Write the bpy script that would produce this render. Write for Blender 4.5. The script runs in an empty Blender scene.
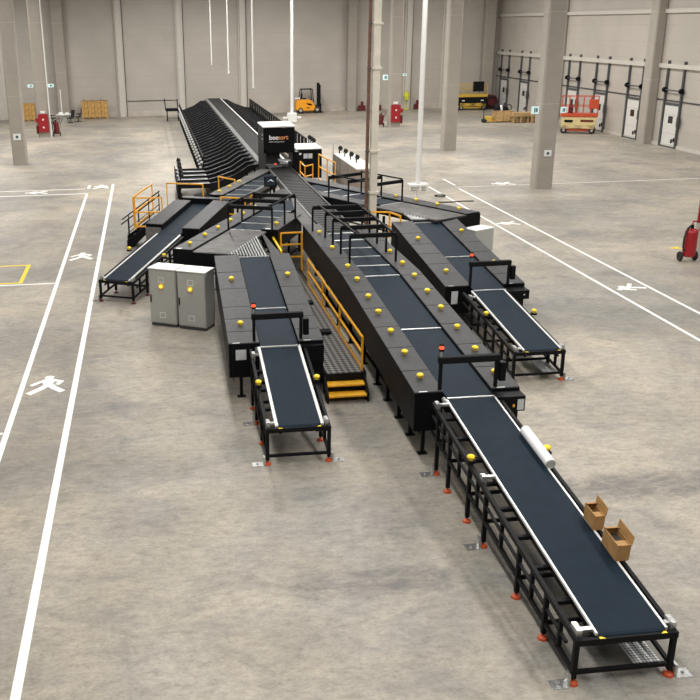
import bpy, bmesh, math, random
from mathutils import Vector, Matrix
random.seed(7)
S = bpy.context.scene
C = S.collection
PI = math.pi

# ------------------------------------------------------------------ materials
def nt(name):
    m = bpy.data.materials.new(name); m.use_nodes = True
    t = m.node_tree; b = t.nodes['Principled BSDF']
    return m, t, b

def mat(name, col, rough=.5, metal=0., vary=.0, scale=6., bump=0., spec=.5):
    m, t, b = nt(name)
    b.inputs['Base Color'].default_value = (*col, 1)
    b.inputs['Roughness'].default_value = rough
    b.inputs['Metallic'].default_value = metal
    b.inputs['Specular IOR Level'].default_value = spec
    if vary or bump:
        tc = t.nodes.new('ShaderNodeTexCoord'); n = t.nodes.new('ShaderNodeTexNoise')
        n.inputs['Scale'].default_value = scale; n.inputs['Detail'].default_value = 5
        t.links.new(tc.outputs['Object'], n.inputs['Vector'])
        if vary:
            r = t.nodes.new('ShaderNodeValToRGB'); e = r.color_ramp.elements
            e[0].position = .3; e[1].position = .7
            e[0].color = (*[c * (1 - vary) for c in col], 1); e[1].color = (*[min(1, c * (1 + vary)) for c in col], 1)
            t.links.new(n.outputs['Fac'], r.inputs['Fac']); t.links.new(r.outputs['Color'], b.inputs['Base Color'])
        if bump:
            bp = t.nodes.new('ShaderNodeBump'); bp.inputs['Strength'].default_value = bump; bp.inputs['Distance'].default_value = .02
            t.links.new(n.outputs['Fac'], bp.inputs['Height']); t.links.new(bp.outputs['Normal'], b.inputs['Normal'])
    return m

def emit(name, col, strength):
    m, t, b = nt(name)
    b.inputs['Base Color'].default_value = (*col, 1)
    b.inputs['Emission Color'].default_value = (*col, 1)
    b.inputs['Emission Strength'].default_value = strength
    return m

def concrete_floor():
    m, t, b = nt('floor_concrete')
    N, Lk = t.nodes, t.links
    geo = N.new('ShaderNodeNewGeometry')
    def noise(scale, sx, sy, detail=8, rough=.6, dist=0.):
        mp = N.new('ShaderNodeMapping'); mp.inputs['Scale'].default_value = (sx, sy, 1)
        Lk.new(geo.outputs['Position'], mp.inputs['Vector'])
        n = N.new('ShaderNodeTexNoise'); n.inputs['Scale'].default_value = scale; n.inputs['Detail'].default_value = detail
        n.inputs['Roughness'].default_value = rough; n.inputs['Distortion'].default_value = dist
        Lk.new(mp.outputs['Vector'], n.inputs['Vector']); return n
    def ramp(src, stops):
        r = N.new('ShaderNodeValToRGB'); e = r.color_ramp.elements
        while len(e) < len(stops): e.new(.5)
        for q, (p, c) in zip(e, stops): q.position = p; q.color = (*c, 1)
        Lk.new(src, r.inputs['Fac']); return r
    def mix(kind, f, a, c):
        x = N.new('ShaderNodeMix'); x.data_type = 'RGBA'; x.blend_type = kind
        if isinstance(f, float): x.inputs[0].default_value = f
        else: Lk.new(f, x.inputs[0])
        Lk.new(a, x.inputs[6]); Lk.new(c, x.inputs[7]); return x.outputs[2]
    big = ramp(noise(.16, 1, .8, 6, .62, .5).outputs['Fac'], [(.32, (.235, .225, .206)), (.5, (.338, .312, .270)), (.68, (.47, .42, .345))])
    mid = ramp(noise(.75, .8, 1.2, 10, .72, .8).outputs['Fac'], [(.26, (.58, .585, .59)), (.44, (.93, .93, .93)), (.7, (1.2, 1.17, 1.13))])
    fine = ramp(noise(5., .7, 1.3, 8, .78).outputs['Fac'], [(.28, (.62, .62, .63)), (.5, (.98, .98, .98)), (.72, (1.2, 1.2, 1.18))])
    col = mix('MULTIPLY', 1., big.outputs['Color'], mid.outputs['Color'])
    col = mix('MULTIPLY', 1., col, fine.outputs['Color'])
    grain = ramp(noise(17., .8, 1.2, 6, .8, .6).outputs['Fac'], [(.3, (.74, .74, .75)), (.5, (1, 1, 1)), (.7, (1.17, 1.16, 1.14))])
    col = mix('MULTIPLY', 1., col, grain.outputs['Color'])
    hue = ramp(noise(.5, 1, 1, 4, .6, .4).outputs['Fac'], [(.35, (.985, .985, 1.0)), (.65, (1.03, 1.0, .94))])
    col = mix('MULTIPLY', 1., col, hue.outputs['Color'])
    scr = ramp(noise(8., 1.8, .22, 7, .75, .5).outputs['Fac'], [(.29, (.70, .70, .70)), (.36, (1, 1, 1))])
    col = mix('MULTIPLY', 1., col, scr.outputs['Color'])
    # swept stains
    st = ramp(noise(.35, .55, 1.5, 9, .7, 1.6).outputs['Fac'], [(.57, (0, 0, 0)), (.70, (1, 1, 1))])
    dark = N.new('ShaderNodeRGB'); dark.outputs[0].default_value = (.17, .165, .16, 1)
    f = N.new('ShaderNodeMath'); f.operation = 'MULTIPLY'; f.inputs[1].default_value = .55
    Lk.new(st.outputs['Color'], f.inputs[0])
    col = mix('MIX', f.outputs[0], col, dark.outputs[0])
    # separate dark scuffed patches
    def math_(op, a, c=None):
        x = N.new('ShaderNodeMath'); x.operation = op
        for i, q in enumerate((a, c)):
            if q is None: continue
            if isinstance(q, (int, float)): x.inputs[i].default_value = q
            else: Lk.new(q, x.inputs[i])
        return x.outputs[0]
    sep = N.new('ShaderNodeSeparateXYZ'); Lk.new(geo.outputs['Position'], sep.inputs[0])
    wob = noise(1.1, 1, 1, 8, .75, 1.).outputs['Fac']; streak = noise(2.2, .5, 1.6, 9, .8, 1.4).outputs['Fac']
    tot = None
    for (px, py, rx, ry, st_) in ((3.4, 13.35, 1.5, .55, .8), (-.6, 16.2, 1.0, .9, .35), (9.6, 16.0, 2.3, .65, .85), (20, 38, 5, 1.6, .5), (20.5, 45.6, 6, 2.4, .5),
            (-4, 74, 6, 5, .5), (-5, 41.5, 4, 4, .3), (30, 78, 8, 5, .55), (1, 12, 1.2, .8, .25), (-3.2, 20, 3, 3.5, .3), (-3, 26.5, 3, 2.2, .4), (13, 27, 3, 2, .25), (4.3, 15.6, .8, 1.2, .5)):
        dx = math_('DIVIDE', math_('SUBTRACT', sep.outputs['X'], px), rx); dy = math_('DIVIDE', math_('SUBTRACT', sep.outputs['Y'], py), ry)
        d = math_('ADD', math_('MULTIPLY', dx, dx), math_('MULTIPLY', dy, dy))
        d = math_('SUBTRACT', d, math_('MULTIPLY', math_('SUBTRACT', wob, .5), 3.2))
        mr = N.new('ShaderNodeMapRange'); mr.interpolation_type = 'SMOOTHSTEP'
        mr.inputs['From Min'].default_value = 1.25; mr.inputs['From Max'].default_value = .1; mr.inputs['To Max'].default_value = st_
        Lk.new(d, mr.inputs['Value']); tot = mr.outputs[0] if tot is None else math_('MAXIMUM', tot, mr.outputs[0])
    sm = N.new('ShaderNodeMapRange'); sm.inputs['From Min'].default_value = .62; sm.inputs['From Max'].default_value = .38; Lk.new(streak, sm.inputs['Value'])
    tot = math_('MULTIPLY', tot, math_('ADD', math_('MULTIPLY', sm.outputs[0], .75), .25))
    dk = N.new('ShaderNodeRGB'); dk.outputs[0].default_value = (.105, .10, .10, 1)
    col = mix('MIX', tot, col, dk.outputs[0])
    # thin sawn joint
    jx = math_('LESS_THAN', math_('ABSOLUTE', math_('SUBTRACT', sep.outputs['X'], 6.25)), .008)
    col = mix('MIX', math_('MULTIPLY', jx, .45), col, dk.outputs[0])
    Lk.new(col, b.inputs['Base Color'])
    rr = N.new('ShaderNodeMapRange'); rr.inputs['To Min'].default_value = .42; rr.inputs['To Max'].default_value = .7
    Lk.new(noise(1.2, 1, 1, 5).outputs['Fac'], rr.inputs['Value']); Lk.new(rr.outputs[0], b.inputs['Roughness'])
    b.inputs['Specular IOR Level'].default_value = .35
    return m

def wall_panels(name, col, axis, pitch=1.0):
    # insulated wall panels: horizontal joints, faint mottling
    m, t, b = nt(name); N, Lk = t.nodes, t.links
    geo = N.new('ShaderNodeNewGeometry'); sx = N.new('ShaderNodeSeparateXYZ'); Lk.new(geo.outputs['Position'], sx.inputs[0])
    mo = N.new('ShaderNodeMath'); mo.operation = 'MODULO'; mo.inputs[1].default_value = pitch; Lk.new(sx.outputs['Z'], mo.inputs[0])
    lt = N.new('ShaderNodeMath'); lt.operation = 'LESS_THAN'; lt.inputs[1].default_value = .035; Lk.new(mo.outputs[0], lt.inputs[0])
    n = N.new('ShaderNodeTexNoise'); n.inputs['Scale'].default_value = .35; n.inputs['Detail'].default_value = 6; Lk.new(geo.outputs['Position'], n.inputs['Vector'])
    r = N.new('ShaderNodeValToRGB'); e = r.color_ramp.elements; e[0].position = .3; e[1].position = .7
    e[0].color = (*[c * .92 for c in col], 1); e[1].color = (*[c * 1.06 for c in col], 1)
    Lk.new(n.outputs['Fac'], r.inputs['Fac'])
    x = N.new('ShaderNodeMix'); x.data_type = 'RGBA'; Lk.new(lt.outputs[0], x.inputs[0]); Lk.new(r.outputs['Color'], x.inputs[6])
    x.inputs[7].default_value = (*[c * .88 for c in col], 1)
    Lk.new(x.outputs[2], b.inputs['Base Color']); b.inputs['Roughness'].default_value = .55
    b.inputs['Specular IOR Level'].default_value = .25
    return m

def grating(name, c1, c2, scale):
    m, t, b = nt(name); N, Lk = t.nodes, t.links
    tc = N.new('ShaderNodeTexCoord'); ch = N.new('ShaderNodeTexChecker'); ch.inputs['Scale'].default_value = scale
    mp = N.new('ShaderNodeMapping'); mp.inputs['Rotation'].default_value = (0, 0, PI / 4)
    Lk.new(tc.outputs['Object'], mp.inputs['Vector']); Lk.new(mp.outputs['Vector'], ch.inputs['Vector'])
    ch.inputs['Color1'].default_value = (*c1, 1); ch.inputs['Color2'].default_value = (*c2, 1)
    Lk.new(ch.outputs['Color'], b.inputs['Base Color']); b.inputs['Roughness'].default_value = .45; b.inputs['Metallic'].default_value = .3
    return m

M = dict(
    floor=concrete_floor(),
    wall=wall_panels('wall_panel_grey', (.47, .435, .385), 'x'),
    wall_r=wall_panels('wall_panel_side', (.47, .43, .38), 'y', 1.2),
    plinth=mat('plinth_concrete', (.50, .45, .39), .8, vary=.12, scale=1.5),
    concrete=mat('column_concrete', (.36, .325, .28), .75, vary=.07, scale=1.2, bump=.05),
    trim=mat('pale_trim', (.56, .53, .47), .5, vary=.05),
    line=mat('road_paint_white', (.92, .91, .86), .7, vary=.06, scale=9),
    yline=mat('road_paint_yellow', (.85, .65, .03), .7, vary=.1, scale=9),
    black=mat('black_steel', (.005, .005, .006), .55, 0, vary=.2, scale=8, spec=.16),
    matblack=mat('matt_black', (.006, .006, .007), .65, spec=.15),
    gloss=mat('gloss_black', (.003, .003, .004), .45, spec=.14),
    cover=mat('charcoal_cover', (.043, .0425, .044), .55, vary=.18, scale=5, spec=.28),
    plate=mat('worn_slide_plate', (.085, .080, .076), .55, .1, vary=.35, scale=3, spec=.3),
    belt=mat('blue_black_belt', (.0075, .0165, .027), .65, vary=.15, scale=4, spec=.14),
    slat=mat('sorter_slat', (.024, .0235, .023), .6, vary=.25, scale=6, spec=.2),
    white=mat('white_profile', (.75, .75, .73), .35, .2),
    whitep=mat('white_painted', (.80, .79, .76), .5, vary=.03),
    silver=mat('galvanised_steel', (.55, .55, .54), .32, .85, vary=.2, scale=20),
    yellow=mat('button_yellow', (.95, .66, .01), .35),
    safety=mat('safety_yellow', (.86, .40, .015), .4, vary=.08),
    tread=mat('step_orange_yellow', (.90, .46, .03), .5, vary=.1),
    orange=mat('rubber_foot_orange', (.50, .075, .018), .5),
    grille=grating('walkway_grating', (.26, .25, .235), (.03, .03, .03), 9),
    perf=grating('perforated_galvanised', (.75, .75, .74), (.25, .25, .25), 26),
    cab=mat('cabinet_grey', (.40, .40, .37), .5, vary=.03),
    cabedge=mat('cabinet_dark_seam', (.05, .05, .05), .6),
    label=mat('label_paper', (.80, .80, .78), .6),
    labelgrey=mat('label_grey_print', (.50, .51, .52), .6),
    red=mat('fire_red', (.33, .008, .014), .4, vary=.1),
    darkred=mat('dark_fire_red', (.12, .006, .010), .45),
    redlamp=emit('beacon_red_lens', (1., .07, .02), 1.5),
    amberlamp=emit('indicator_amber', (1., .55, .08), 1.3),
    rubber=mat('tyre_rubber', (.018, .018, .018), .8),
    forky=mat('truck_orange_yellow', (.86, .35, .01), .38, vary=.05),
    lifty=mat('lift_yellow', (.62, .40, .05), .5, vary=.12),
    liftcream=mat('lift_cream', (.74, .60, .30), .5, vary=.12),
    liftred=mat('lift_red_orange', (.56, .07, .02), .45, vary=.1),
    cardboard=mat('cardboard_kraft', (.40, .22, .075), .8, vary=.15, scale=7),
    cardin=mat('cardboard_inner', (.25, .13, .05), .85),
    wood=mat('pallet_wood', (.50, .33, .15), .8, vary=.25, scale=5),
    film=mat('brown_wrapped_carton', (.52, .30, .09), .6, vary=.25, scale=4),
    brownpanel=mat('brown_board_panel', (.30, .25, .205), .6, vary=.12, scale=2),
    benchtop=mat('pale_bench_top', (.80, .77, .70), .5, vary=.04),
    rust=mat('rust_brown_cable_tray', (.14, .07, .045), .7, vary=.3, scale=8),
    beige=mat('beige_column_paint', (.62, .57, .47), .55, vary=.06, scale=4),
    skirt=mat('light_sheet_metal', (.16, .155, .15), .5, .1, vary=.2, scale=6),
    palebed=mat('pale_bed_sheet', (.36, .36, .36), .45, .1, vary=.3, scale=5),
    fin=mat('chute_black', (.006, .006, .007), .45, spec=.25),
    finedge=mat('chute_edge', (.05, .05, .052), .45, spec=.4),
    roller=mat('steel_rollers', (.55, .55, .54), .3, .6),
    dockdoor=mat('dock_door_panel', (.66, .64, .60), .5, vary=.04),
    dockwin=mat('dock_door_window', (.03, .025, .025), .2),
    track=mat('dock_door_track', (.10, .105, .11), .5, .4),
    signblue=mat('sign_pale_blue', (.55, .72, .74), .5),
    signdark=mat('sign_dark_pictogram', (.04, .10, .12), .5),
    exitgreen=emit('lit_sign', (.60, .80, .78), .35),
    screen=mat('screen_dark', (.02, .03, .04), .25),
    screenpic=emit('screen_picture', (.55, .65, .75), .35),
    orangetext=mat('orange_lettering', (.75, .30, .10), .5),
    whitetext=mat('white_lettering', (.88, .88, .88), .5),
    greytext=mat('grey_lettering', (.55, .55, .55), .5),
    hose=mat('hose_black', (.012, .012, .012), .6),
    glassy=mat('cab_glass', (.12, .13, .14), .15),
    hivis=mat('shower_yellow_green', (.62, .60, .04), .5),
    seatblack=mat('chair_black', (.012, .012, .014), .6),
    tape=mat('white_film_roll', (.82, .82, .82), .45),
)

# ------------------------------------------------------------------ mesh helpers
class MB:
    def __init__(s): s.v = []; s.f = []
    def add(s, vs, fs):
        o = len(s.v); s.v += [tuple(v) for v in vs]; s.f += [tuple(i + o for i in f) for f in fs]; return s
    def hexa(s, p):   # 0-3 bottom loop ccw, 4-7 top loop
        return s.add(p, [(3, 2, 1, 0), (4, 5, 6, 7), (0, 1, 5, 4), (1, 2, 6, 5), (2, 3, 7, 6), (3, 0, 4, 7)])
    def box(s, x0, x1, y0, y1, z0, z1):
        return s.hexa([(x0, y0, z0), (x1, y0, z0), (x1, y1, z0), (x0, y1, z0), (x0, y0, z1), (x1, y0, z1), (x1, y1, z1), (x0, y1, z1)])
    def bar(s, p, q, w, h=None):
        h = h or w; p = Vector(p); q = Vector(q); d = (q - p).normalized()
        up = Vector((0, 0, 1)) if abs(d.z) < .95 else Vector((0, 1, 0))
        r = d.cross(up).normalized() * w / 2; u = r.cross(d).normalized() * h / 2
        return s.hexa([p - r - u, p + r - u, q + r - u, q - r - u, p - r + u, p + r + u, q + r + u, q - r + u])
    def slab(s, u0, u1, a, za, b, zb, t0, t1):   # sloped slab along y from a to b
        return s.hexa([(u0, a, za + t0), (u1, a, za + t0), (u1, b, zb + t0), (u0, b, zb + t0), (u0, a, za + t1), (u1, a, za + t1), (u1, b, zb + t1), (u0, b, zb + t1)])
    def prism(s, poly, z0, z1):     # poly of (x, y)
        n = len(poly); vs = [(x, y, z0) for x, y in poly] + [(x, y, z1) for x, y in poly]
        return s.add(vs, [tuple(range(n - 1, -1, -1)), tuple(range(n, 2 * n))] + [(i, (i + 1) % n, n + (i + 1) % n, n + i) for i in range(n)])
    def ext(s, pts, vec):           # planar 3-d polygon swept by vec
        n = len(pts); vec = Vector(vec); vs = [Vector(p) for p in pts]; vs = vs + [v + vec for v in vs]
        return s.add(vs, [tuple(range(n - 1, -1, -1)), tuple(range(n, 2 * n))] + [(i, (i + 1) % n, n + (i + 1) % n, n + i) for i in range(n)])
    def cyl(s, p, q, r, r2=None, n=12):
        r2 = r if r2 is None else r2; p = Vector(p); q = Vector(q); d = (q - p).normalized()
        a = d.orthogonal().normalized(); b = d.cross(a)
        vs = [p + (a * math.cos(2 * PI * i / n) + b * math.sin(2 * PI * i / n)) * r for i in range(n)]
        vs += [q + (a * math.cos(2 * PI * i / n) + b * math.sin(2 * PI * i / n)) * r2 for i in range(n)]
        return s.add(vs, [tuple(range(n - 1, -1, -1)), tuple(range(n, 2 * n))] + [(i, (i + 1) % n, n + (i + 1) % n, n + i) for i in range(n)])
    def tube(s, pts, r, n=8):
        for a, b in zip(pts, pts[1:]): s.cyl(a, b, r, n=n)
        return s
    def dome(s, c, r, h, n=12, k=4):
        c = Vector(c); vs = []; fs = []
        for j in range(k):
            t = PI / 2 * j / k
            for i in range(n): vs.append(c + Vector((math.cos(2 * PI * i / n) * r * math.cos(t), math.sin(2 * PI * i / n) * r * math.cos(t), h * math.sin(t))))
        vs.append(c + Vector((0, 0, h)))
        for j in range(k - 1):
            for i in range(n): fs.append((j * n + i, j * n + (i + 1) % n, (j + 1) * n + (i + 1) % n, (j + 1) * n + i))
        for i in range(n): fs.append(((k - 1) * n + i, (k - 1) * n + (i + 1) % n, k * n))
        fs.append(tuple(range(n - 1, -1, -1)))
        return s.add(vs, fs)
    def torus(s, c, axis, R, r, n=18, k=8):
        c = Vector(c); d = Vector(axis).normalized(); a = d.orthogonal().normalized(); b = d.cross(a); vs = []; fs = []
        for i in range(n):
            t = 2 * PI * i / n; e = a * math.cos(t) + b * math.sin(t)
            for j in range(k):
                q = 2 * PI * j / k; vs.append(c + e * (R + r * math.cos(q)) + d * r * math.sin(q))
        for i in range(n):
            for j in range(k): fs.append((i * k + j, ((i + 1) % n) * k + j, ((i + 1) % n) * k + (j + 1) % k, i * k + (j + 1) % k))
        return s.add(vs, fs)
    def build(s, name, m, parent=None, bevel=0., smooth=False, label=None):
        me = bpy.data.meshes.new(name); me.from_pydata(s.v, [], s.f); me.update()
        if smooth:
            bm = bmesh.new(); bm.from_mesh(me)
            for f in bm.faces: f.smooth = True
            for e in bm.edges:
                if len(e.link_faces) == 2 and e.calc_face_angle(0) > .7: e.smooth = False
            bm.to_mesh(me); bm.free()
        me.materials.append(M[m] if isinstance(m, str) else m)
        o = bpy.data.objects.new(name, me); C.objects.link(o)
        if parent is not None: o.parent = parent
        if bevel:
            b = o.modifiers.new('edge', 'BEVEL'); b.width = bevel; b.segments = 2; b.limit_method = 'ANGLE'; b.angle_limit = .6
        if label: o['label'] = label
        return o

def tag(o, label, cat, group=None):
    o['label'] = label; o['category'] = cat
    if group: o['group'] = group
    return o
def thing(name, label, cat, loc=(0, 0, 0), rz=0., group=None):
    o = bpy.data.objects.new(name, None); C.objects.link(o)
    o.location = loc; o.rotation_euler = (0, 0, rz); o.empty_display_size = .2
    return tag(o, label, cat, group)
def struct(mb, name, m, label=None, bevel=0.):
    o = mb.build(name, m, bevel=bevel); o['kind'] = 'structure'
    if label: o['label'] = label
    return o
def copy_tree(o, parent=None):
    c = o.copy(); C.objects.link(c); c.parent = parent
    for ch in list(o.children): copy_tree(ch, c)
    return c

# ------------------------------------------------------------------ the hall
struct(MB().box(-45, 37.6, -6, 101, -.2, 0), 'floor', 'floor')
struct(MB().box(-45, 38.3, 101, 101.4, 0, 14), 'wall_back', 'wall')
struct(MB().box(37.5, 37.9, 40, 101, 0, 14), 'wall_right', 'wall_r')
struct(MB().box(-45, 37.5, 100.9, 101, 0, .55), 'baseboard_back', 'plinth')
struct(MB().box(37.42, 37.5, 40, 100.9, 0, .22), 'baseboard_right', 'trim')
struct(MB().box(37.3, 37.5, 40, 100.9, 5.48, 5.78), 'trim_1', 'trim')
struct(MB().box(37.3, 37.5, 40, 100.9, 9.22, 9.5), 'trim_2', 'trim')
struct(MB().box(37.44, 37.5, 40, 100.9, 3.22, 3.3), 'trim_3', 'cabedge')
k = 4
for x, w in ((-14.8, .6), (-2.62, .5), (3.55, .45), (10.0, .5), (27.6, .5), (31.6, .35)):
    b = MB().box(x - w / 2, x + w / 2, 100.55, 101, 0, 14)
    b.box(x - w / 2 - .16, x - w / 2, 100.8, 101, 0, 14).box(x + w / 2, x + w / 2 + .16, 100.8, 101, 0, 14)
    struct(b, 'trim_%d' % k, 'trim'); k += 1
    struct(MB().box(x + w / 2 + .16, x + w / 2 + .24, 100.9, 101, 0, 14), 'trim_%d' % k, 'cabedge'); k += 1

struct(MB().box(-2.1, 3.2, 100.96, 101, 1.5, 1.58), 'trim_%d' % k, 'cabedge'); k += 1

def column(x0, x1, y0, y1, label, ch=.08):
    poly = [(x0 + ch, y0), (x1 - ch, y0), (x1, y0 + ch), (x1, y1 - ch), (x1 - ch, y1), (x0 + ch, y1), (x0, y1 - ch), (x0, y0 + ch)]
    t = thing('concrete_column', label, 'column', ((x0 + x1) / 2, (y0 + y1) / 2, 0))
    o = MB().prism([(x - t.location.x, y - t.location.y) for x, y in poly], 0, 14).build('shaft', 'concrete', t)
    b = MB()
    for z in (4.6, 9.3): b.prism([(x - t.location.x + (.004 if x > t.location.x else -.004), y - t.location.y + (.004 if y > t.location.y else -.004)) for x, y in poly], z, z + .03)
    b.build('casting_joint', 'plinth', t)
    return t
column(21.25, 22.25, 50.0, 50.85, 'concrete column before the red scissor lift, with two small signs high up')
column(21.2, 22.15, 66.8, 67.7, 'slim looking concrete column just before the yellow scissor lift')
column(21.45, 22.45, 83.7, 84.6, 'concrete column carrying a red fire cabinet, with the yellow shower behind it')
column(21.0, 22.0, 100.1, 100.95, 'concrete column against the back wall beside the forklift')
column(-9.45, -8.5, 66.45, 67.3, 'thick concrete column with a small white sign plate near its foot')
column(-9.5, -8.45, 83.6, 84.5, 'concrete column with a red fire cabinet next to the table with black chairs')
column(-9.2, -8.0, 100.1, 100.95, 'concrete column against the back wall behind the table with chairs')
column(36.75, 37.5, 67.35, 68.45, 'concrete column standing against the dock wall between two dock doors')
column(36.75, 37.5, 84.0, 85.1, 'concrete column against the dock wall behind the red scissor lift')
column(35.6, 36.8, 100.0, 100.95, 'concrete corner column beside the yellow scissor lift')

# steel column with a cable tray between the conveyors
t = thing('steel_column', 'beige square steel column rising between the conveyors with a rusty cable tray', 'column', (8.3, 34.6, 0))
MB().box(-.13, .13, -.13, .13, 0, 14).build('shaft', 'beige', t, .01)
MB().box(-.3, -.2, -.05, .08, 0, 14).build('cable_tray', 'rust', t)
for z in (2.89, 4.43, 7.4, 8.94):
    MB().box(-.17, .2, -.17, .17, z - .05, z + .03).build('clamp', 'beige', t)
    MB().box(-.34, -.13, -.08, .0, z - .03, z + .01).build('tray_bracket', 'track', t)
MB().box(-.2, .2, -.2, .2, 0, .03).build('base_plate', 'beige', t)

# ------------------------------------------------------------------ floor paint
def line(x0, x1, y0, y1, label, m='line', name='floor_line'):
    o = MB().box(x0, x1, y0, y1, 0, .004).build(name, m); return tag(o, label, 'floor marking')
line(-3.78, -3.64, 4, 53.55, 'long white walkway line passing beside the pedestrian symbols, outer one from the machine')
line(-2.4, -2.25, 4, 56.9, 'long white walkway line running next to the grey cabinets side of the walkway')
line(-45, -3.64, 53.72, 53.86, 'thin white cross walkway line meeting the long line at a corner')
line(-45, -3.9, 55.4, 55.52, 'thin white cross walkway line, farther one of the pair by the column')
line(-3.8, -3.64, 55.5, 56.7, 'short white stub of walkway line beside the far pedestrian symbol')
line(-30, -3.8, 34.1, 34.22, 'thin white line running from the yellow box to the walkway')
line(-30, -3.8, 20.5, 20.62, 'short white line joining the walkway line at the photo edge')
line(15.7, 15.81, 8, 53.9, 'long white walkway line on the machine side of the dock walkway')
line(17.17, 17.28, 8, 51.1, 'long white walkway line on the dock side of the dock walkway')
line(17.15, 45, 51.53, 51.59, 'thin white cross line leading from the dock walkway past the column', name='floor_line')
line(17.3, 17.42, 52.2, 54.5, 'short white line stub beyond the dock walkway corner')
b = MB().box(-30, -5.0, 37.1, 37.25, 0, .004).box(-5.15, -5.0, 34.35, 37.1, 0, .004).box(-30, -5.15, 34.35, 34.5, 0, .004)
tag(b.build('floor_box_outline', 'yline'), 'yellow painted rectangle outline on the floor', 'floor marking')
tag(MB().prism([(21.45, 35.1), (21.45, 35.6), (20.95, 35.35)], 0, .004).build('floor_arrow', 'yline'), 'small yellow arrow on the floor by the wheeled extinguisher', 'floor marking')

def walker(x, y, rz, label, k=1.):
    t = thing('pedestrian_symbol', label, 'floor marking', (x, y, 0), rz)
    b = MB(); zz = [.004]
    n = 14; b.prism([(.13 * math.cos(2 * PI * i / n), .56 + .13 * math.sin(2 * PI * i / n)) for i in range(n)], 0, .004)
    def limb(pts, w):
        for (x0, y0), (x1, y1) in zip(pts, pts[1:]):
            zz[0] += .0008
            d = Vector((x1 - x0, y1 - y0)).normalized(); nx, ny = -d.y * w / 2, d.x * w / 2; e = d * w * .25
            b.prism([(x0 - e.x + nx, y0 - e.y + ny), (x0 - e.x - nx, y0 - e.y - ny), (x1 + e.x - nx, y1 + e.y - ny), (x1 + e.x + nx, y1 + e.y + ny)], 0, zz[0])
    b.prism([(-.16, .42), (.12, .44), (.18, .3), (.1, -.05), (-.06, -.08), (-.14, .1)], 0, .004)
    limb([(-.08, .36), (-.26, .2), (-.42, .02)], .13)
    limb([(.08, .38), (.34, .22), (.26, .02)], .13)
    limb([(.0, .02), (-.14, -.25), (-.42, -.58)], .19)
    limb([(.04, .02), (.18, -.22), (.4, -.5)], .19)
    b.v = [(vx * k, vy * k, vz) for vx, vy, vz in b.v]
    b.build('painted_figure', 'line', t)
walker(-3.05, 23.6, 0, 'white pedestrian symbol closest in the walkway beside the long lines')
walker(-3.05, 38.3, 0, 'white pedestrian symbol beside the yellow painted box')
walker(-3.0, 56.0, 0, 'small white pedestrian symbol at the far end of the walkway')
walker(16.5, 30.0, PI * .62, 'white pedestrian symbol between the two dock walkway lines', .78)
walker(16.4, 41.4, PI * .5, 'small white pedestrian symbol in the dock walkway beyond the covered conveyors', .78)
walker(20.2, 52.2, PI * .5, 'faint white pedestrian symbol in the cross walkway by the column')
walker(-6.6, 54.7, PI * .5, 'faint white pedestrian symbol inside the cross walkway near the thick column')

# ------------------------------------------------------------------ conveyors
def button(mb_parent, u, s, z, m='yellow', r=.066, box=True):
    if box:
        p = MB().box(u - .07, u + .07, s - .07, s + .07, z, z + .05).build('button_box', 'matblack', mb_parent)
    z += .05 if box else 0
    b = MB().cyl((u, s, z), (u, s, z + .05), r * .6, n=10); b.cyl((u, s, z + .045), (u, s, z + .075), r, r * 1.15, 14); b.dome((u, s, z + .075), r * 1.15, .045, 14, 3)
    b.build('stop_button', m, mb_parent, smooth=True, label='yellow mushroom stop button')

def foot(parent, u, s, m='orange', ):
    b = MB().cyl((u, s, 0), (u, s, .035), .085, .075, 14); b.cyl((u, s, .035), (u, s, .06), .075, .03, 14); b.cyl((u, s, .06), (u, s, .16), .02, n=8)
    b.build('foot', m, parent, smooth=True, label='orange levelling foot')

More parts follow.
